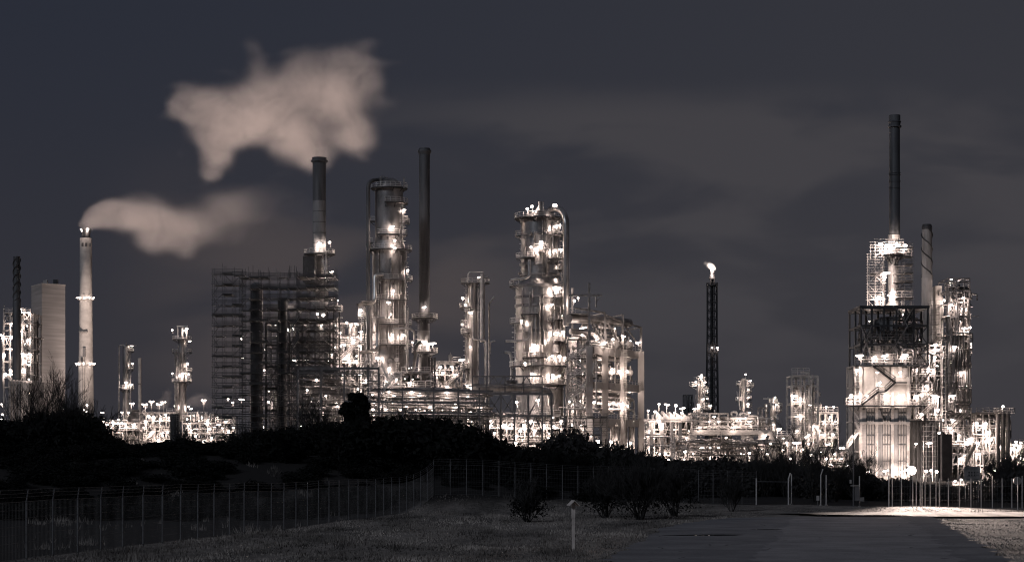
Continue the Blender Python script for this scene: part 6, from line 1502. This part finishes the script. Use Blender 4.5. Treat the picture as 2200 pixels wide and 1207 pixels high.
b = MB()
for a, c in (((1850,700),(1872,770)),((1872,700),(1850,770)),((1850,662),(1872,690)),((1925,662),(1950,700)),((1950,700),(1925,740)),((1962,662),(1945,690))): b.bar(t.p(*a,-.8), t.p(*c,-.8), .2)
t.part('brace', b, 'steel')
# its stack
cx, cyy = t.ctr(1919, yf+7)
b = MB(); b.lathe(cx, cyy, [(t.s*17, t.z(657)), (t.s*11.5, t.z(648)), (t.s*11.2, t.z(505))], 32); t.part('lower_shaft', b, 'stackgrey')
cx2 = PX(1922, yf+7); b = MB(); pr = [(t.s*11.6, t.z(506))]
for py in (404, 390, 376, 372): pr += [(t.s*11.4, t.z(py)-.1), (t.s*12.6, t.z(py)-.1), (t.s*12.6, t.z(py)+.1), (t.s*11.4, t.z(py)+.1)]
pr += [(t.s*11.3, t.z(276)), (t.s*14.5, t.z(274)), (t.s*14.5, t.z(271)), (t.s*12, t.z(271)), (t.s*12.6, t.z(265)), (t.s*14, t.z(262)), (t.s*12.2, t.z(260)), (t.s*12.2, t.z(248)), (t.s*11, t.z(248)), (t.s*11, t.z(270))]
b.lathe(cx2, cyy, pr, 32); t.part('upper_shaft', b, 'stackdark')
b = MB(); b.lathe(cx2-.05, cyy, [(t.s*12.4, t.z(514)), (t.s*12.4, t.z(505)), (t.s*11.4, t.z(505))], 32); t.part('collar', b, 'pale')
add_platform(t, cx, cyy, t.z(546), 12*t.s, 2.2, -180, 180, 'mid')
t.zY = None
scaffold(t, t.x(1889), t.x(1950), yf+4.6, yf+9.6, t.z(546), t.z(520), 1.15, 5.0, 1.2, 81, 'rail', 'plank', w=.07, plank=.0, brace=.3, over=.5)
scaffold(t, t.x(1873), t.x(1907), yf+3, yf+5, t.z(657), t.z(552), 1.3, 2.0, 1.6, 82, 'rail', 'plank', w=.065, plank=.25, brace=.5, over=1)
scaffold(t, t.x(1931), t.x(1968), yf+3, yf+6, t.z(657), t.z(530), 1.3, 1.5, 1.6, 83, 'steel', 'plank', w=.065, plank=.85, brace=.5, over=1)
b = MB(); b.ladder(t.x(1900), yf+2.6, t.z(657), t.z(550), .7, .07); t.part('ladder', b, 'rail')
for px, py in ((1900,560),(1925,565),(1938,560)): 
    b = MB(); b.bar(t.p(px, py-12, 5), t.p(1918, py+14, 6.5), .25); t.part('bracket', b, 'steel')
t.lamps([(1892,525,4,1500),(1906,528,3.5,1300),(1912,527,3.5,1300),(1926,525,3.5,1100),(1930,526,3.5,900),(1945,528,4,900),(1904,587,2.5,1800),(1888,640,2.5,1300),(1914,636,3.5,3000),(1918,628,3.5,900),
 (1847,764,-1.5,1300),(1880,766,-1.5,600),(1875,771,-1.5,500),(1901,764,-1.5,900),(1941,764,-1.5,900),(1946,762,-1.5,400),(1841,795,-1.5,1000),(1829,850,-1.5,900),(1841,851,-1.5,500),(1863,850,-1.9,450),(1890,822,-1.9,420),(1908,849,-1.9,420),(1902,849,-1.9,300),(1940,849,-1.9,420),(1932,849,-1.9,300),(1934,800,-1.9,500),(1968,850,-1.5,500),(1981,850,-1.5,400),
 (1834,937,-1,600),(1865,1013,-2.4,900),(1903,1011,-2.4,700),(1937,1013,-2.4,900),(1946,1010,-2.4,1200),(1968,953,-1,300),(1885,800,-1.9,250)], 0, 500, .9)

for px in (1865, 1901, 1937): spot(t.root, t.p(px, 1012, -5), t.p(px, 930, 0), 4800, 75, .8)
# right hand side of the furnace: process bays
t = Thing('process_structure', 'cluttered steel bays hugging the right side of the big furnace', 'structure', 1985, 410)
unit(t, 1955, 2022, 742, 905, 0, 10, [0,.2,.4,.6,.8,1], 5, 804, [(2010,741,-1,1200),(2008,768,-1,900),(1995,793),(2005,794),(2009,851,-1,1300),(1980,890,-1,800),(1968,850),(1985,765),(1970,790),(1990,830),(2015,880)], 120, 120, 'mid', vessels=6, p=420, rr=(.06,.2))
b = MB(); b.span((t.x(1953), 409, 0), (t.x(1975), 418, t.z(900))); t.part('annex', b, 'stackgrey'); b = MB(); b.span((t.x(1950), 407, t.z(906)), (t.x(2002), 412, t.z(903.5))); t.part('platform', b, 'dark')
b = MB(); b.bar(t.p(1980,940,-3), t.p(2000,906,-3), .35); b.bar(t.p(1970,835,-2), t.p(1998,800,-2), .3); t.part('brace', b, 'mid')
for px in (1958, 1966, 1974, 1984, 1998): b = MB(); b.bar((t.x(px), 407.5, 0), (t.x(px), 407.5, t.z(905)), .3); t.part('post', b, 'mid')
t = Thing('scaffold_stair_tower', 'narrow scaffold stair tower with pale rungs, right of the big furnace', 'scaffolding', 1997, 400)
scaffold(t, t.x(1990), t.x(2009), 400, 402.5, 0, t.z(915), 1.7, 2.4, 1.0, 84, 'rail', 'plank', w=.07, plank=.5, brace=.3, over=.2, rails=False)
t.lamps([(1996,952,1,600),(2000,1010,1,500),(1990,1012,1,700),(2012,1013,2,500)], 0)
t = Thing('flue_stack', 'shorter grey stack with a spiral strake, right of the big furnace stack', 'stack', 1991.5, 440)
spot(t.root, P(1970, 650, 425), P(1991, 560, 443), 6000, 70, .9)  # added spot hanging free, makes the stack look paler
cx, cyy = t.ctr(1991.5, 443)
b = MB(); b.lathe(cx, cyy, [(t.s*11.5, 0), (t.s*11.5, t.z(600)), (t.s*12, t.z(598)), (t.s*11.2, t.z(596)), (t.s*10.6, t.z(492))], 30); t.part('shaft', b, 'stackgrey')
b = MB(); b.lathe(cx, cyy, [(t.s*11, t.z(493)), (t.s*11.2, t.z(488)), (t.s*9, t.z(482)), (t.s*7.5, t.z(482)), (t.s*7.5, t.z(490))], 30); t.part('rim', b, 'dark')
b = MB()
for ph in (0, 3.14): b.tube([(cx + t.s*11.3*math.cos(ph-a), cyy + t.s*11.3*math.sin(ph-a), t.z(597) + a/(2*PI)*6.2) for a in np.linspace(0, 2*PI*1.75, 50)], .16, 4, False, smooth=False)
t.part('strake', b, 'dark')
scaffold(t, t.x(1993), t.x(2009), 436, 439, t.z(742), t.z(660), 1.5, 2.5, 1.7, 85, 'mid', 'plank', w=.08, plank=.9, brace=.4, over=.3)
b = MB(); 
for px in (1994, 2008): b.bar((t.x(px), 437, 0), (t.x(px), 437, t.z(742)), .3)
t.part('support', b, 'dark')
# column far right
t = Thing('distillation_column', 'tall dark right hand column crowded with balconies beside a pale lift shaft', 'column', 2057, 440)
cx, cyy = t.ctr(2058, 445)
shell(t, cx, cyy, [(622, 700, 13), (705, 905, 17)], 'clad_dull', 28, 2.2)
b = MB(); b.span((t.x(2022.5), 446, 0), (t.x(2036), 450, t.z(613))); t.part('lift_shaft', b, 'conc')
b = MB(); b.span((t.x(2028), 445.8, t.z(634)), (t.x(2029.5), 446.05, t.z(627))); t.part('slot', b, 'dark')
steel_frame([t.x(p_) for p_ in (2035, 2052, 2068, 2080)], [438.5, 449], [t.z(p_) for p_ in (900, 865, 826, 790, 760, 726, 686, 655, 630, 604)], .22, .2, .15, 8).build('frame', M['mid'], t.root)
for i, (py, a0, a1, w) in enumerate(((618,-200,20,1.2),(641,-60,20,1.8),(641,-160,-110,1.5),(686,-170,10,1.5),(726,-180,20,1.2),(748,-60,20,1.4),(760,-180,-20,1.3),(790,-100,20,1.2),(826,-200,20,1.2),(845,-60,10,1.2),(865,-150,0,1.2))):
    add_platform(t, cx, cyy, t.z(py), (13 if py < 700 else 17)*t.s, w, a0, a1, 'dark')
for a, p0, p1 in ((-20,686,618),(-160,726,641),(-30,760,686),(-25,826,760),(-150,826,760),(-40,890,826)): add_ladder(t, cx, cyy, (13 if p0 < 705 else 17)*t.s, a, t.z(p0), t.z(p1))
risers(t, cx, cyy, 17*t.s, (t.z(900), t.z(710)), 16, 97); risers(t, cx, cyy, 13*t.s, (t.z(700), t.z(625)), 8, 98); nozzles(t, cx, cyy, 17*t.s, t.z(890), t.z(715), 9, 99)
pipework(t.x(2034), t.x(2083), 438, 446, t.z(900), t.z(610), 50, 60, 68, (.06, .2)).build('pipework', M['pipe'], t.root)
pipework(t.x(2034), t.x(2083), 437, 444, t.z(900), t.z(610), 50, 50, 69, (.06, .2)).build('pipework', M['mid'], t.root)
for px, py, r in ((2056,712,6),(2056,750,6),(2056,800,6),(2044,640,3)): b = MB(); b.lathe(t.x(px), 440.5, [(r*t.s, t.z(py+12)), (r*t.s, t.z(py-10)), (.01, t.z(py-13))], 16); t.part('drum', b, 'pale')
b = MB(); b.bar(t.p(2040,604,0), t.p(2046,604,0), .2); b.bar(t.p(2060,606,0), t.p(2080,606,0), .3); b.bar(t.p(2079,655,0), t.p(2087,655,0), .3); t.part('davit', b, 'mid')
t.lamps([(2044,600,-1.5,900),(2030,645,-1,500),(2068,662,-3,900),(2078,662,-2,1000),(2040,703,-3.5,900),(2083,704,-2.5,700),(2085,740,-2.5,500),(2083,767,-2.5,400),(2057,767,-4,500),(2058,798,-4,500),(2081,829,-3,900),(2061,882,-4,1200),(2047,780,-4,300),(2062,690,-4,350),(2038,720,-4,400),(2050,830,-4,300)], 0)
for q in ((2044,655,900),(2072,705,900),(2050,745,900),(2068,800,900),(2046,850,900),(2070,640,700)): put_lamp(t.root, t.p(q[0], q[1], -2.6), q[2])  # extra lamps added to brighten the column behind its frame
t = Thing('process_structure', 'dense lit steel bays at the foot of the right hand column', 'structure', 2050, 430)
unit(t, 2018, 2085, 890, 1035, 0, 12, [0,.25,.5,.75,1], 5, 805, [(2025,902),(2047,902),(2042,920,-1,900),(2030,960,-1,300),(2068,983,-1,800),(2063,985),(2078,950),(2083,943,-1,900),(2018,930),(2060,935),(2035,1010)], 130, 120, 'mid', vessels=7, p=420, rr=(.06,.2))
b = MB(); b.span((t.x(2011), 428, 0), (t.x(2041), 436, t.z(932))); t.part('annex', b, 'mid')
b = MB(); b.stair(t.p(2072,1000,-2), t.p(2095,955,-2), 1.0, .2); t.part('stair', b, 'rail')
t = Thing('process_structure', 'wide steel bays with stairs right of the right hand column', 'structure', 2112, 455)
unit(t, 2083, 2168, 888, 1035, 0, 12, [0,.22,.44,.64,.82,1], 6, 806, [(2098,909,-1,800),(2118,910,-1,700),(2123,928,-1,1000),(2083,944,-1,1300),(2100,951,-1,900),(2124,946,-1,1400),(2132,1010,-2,900),(2138,1012,-2,900),(2100,975),(2150,960),(2110,1000),(2163,985),(2145,925)], 150, 140, 'steel', vessels=8, p=420, rr=(.06,.2))
for px in (2137, 2148, 2158):
    b = MB(); b.lathe(t.x(px), 452, [(4.6*t.s, 0), (4.6*t.s, t.z(925)), (4.9*t.s, t.z(925)), (4.9*t.s, t.z(922)), (4.6*t.s, t.z(922)), (4.6*t.s, t.z(886)), (.01, t.z(884))], 18); t.part('column_shell', b, 'clad_dull')
b = MB(); b.railrect(t.x(2136), 450, t.x(2168), 456, t.z(889), .09, 1.3); t.part('railing', b, 'rail')
t = Thing('process_structure', 'low lit units at the right edge behind the dark bushes', 'structure', 2190, 480)
unit(t, 2166, 2215, 955, 1035, 0, 12, [0,.4,.7,1], 4, 807, [(2183,955,-1,900),(2192,956),(2176,964,-1,1500),(2190,959,-1,900),(2196,985,-1,1300),(2163,981),(2185,975)], 70, 60, 'pale', vessels=4, p=600)
# flat roofed pump row behind the fence at the right
t = Thing('pump_shelter', 'row of low lit shelters with pale posts behind the far fence at right', 'shelter', 2090, 330)
b = MB(); b.span((t.x(2045), 330, t.z(1035)), (t.x(2150), 334, t.z(1033.5))); t.part('roof', b, 'dark')
for k in range(10): b = MB(); b.bar((t.x(2048+k*11.2), 330.2, 0), (t.x(2048+k*11.2), 330.2, t.z(1035)), .22); t.part('post', b, 'mid')
b = MB(); b.span((t.x(2045), 333.8, 0), (t.x(2150), 334.2, t.z(1036))); t.part('back_wall', b, 'conc')
b = MB(); b.span((t.x(2045), 329.8, .02), (t.x(2150), 333.7, .15)); t.part('floor_slab', b, 'conc')
t.lamps([(2065,1030,-1,500),(2052,1033,-1,300),(2123,1035,-1,500),(2140,1035,-1,600),(2108,1034,-1,300)], 0, 300, .8)
t = Thing('pump_shelter', 'low lit shelter behind the far fence below the big furnace wall', 'shelter', 1905, 345)
b = MB(); b.span((t.x(1850), 345, t.z(1041)), (t.x(1950), 349, t.z(1039.5))); t.part('roof', b, 'dark')
for k in range(9): b = MB(); b.bar((t.x(1852+k*12), 345.2, 0), (t.x(1852+k*12), 345.2, t.z(1041)), .16); t.part('post', b, 'steel')
b = MB(); b.span((t.x(1850), 348.8, 0), (t.x(1950), 349.2, t.z(1042))); t.part('back_wall', b, 'conc')
t.lamps([(1858,1039,-1),(1876,1039,-1),(1893,1039,-1),(1905,1039,-1),(1931,1044,-1,400),(1940,1039,-1),(1915,1047,-1)], 0, 200, .7)
# far low units that fill the horizon gap between the blocks
t = Thing('pipe_rack', 'far low pipe rack in the gap left of the concrete block, behind the bank', 'pipe rack', 100, 700)
unit(t, -10, 215, 935, 980, 0, 10, [0,.5,1], 12, 808, [(107,888,-2),(118,888,-2),(137,879,-2),(196,907,-2),(203,904,-2),(195,911,-2),(4,900,-2),(60,905,-2),(165,905,-2)], 60, 50, 'steel', vessels=4, p=300)

# ================================================================ the glaring floodlight by the road
t = Thing('yard_floodlight', 'glaring floodlight on a short mast behind the far fence', 'floodlight', 1960, 166)
x = t.x(1960); z = t.z(1010)
b = MB(); b.tube([(x, 166.8, 0), (x, 166.8, z+.3)], .06, 8); t.part('pole', b, 'dark')
b = MB(); b.box((x, 166.56, z), (.7, .4, .6)); t.part('housing', b, 'mid')
b = MB(); b.cyl((x, 166.30, z), (x, 166.20, z), .36, 24); g0 = t.part('glass', b, 'glow')
b = MB(); b.bar((x-.55, 166.6, z-.1), (x+.55, 166.6, z-.1), .08); t.part('bracket', b, 'steel')
spot(t.root, (x, 165.9, z+.2), (28, 100, 7.0), 300000, 40, 1.0, .3)
print('LIGHTS', NL[0])
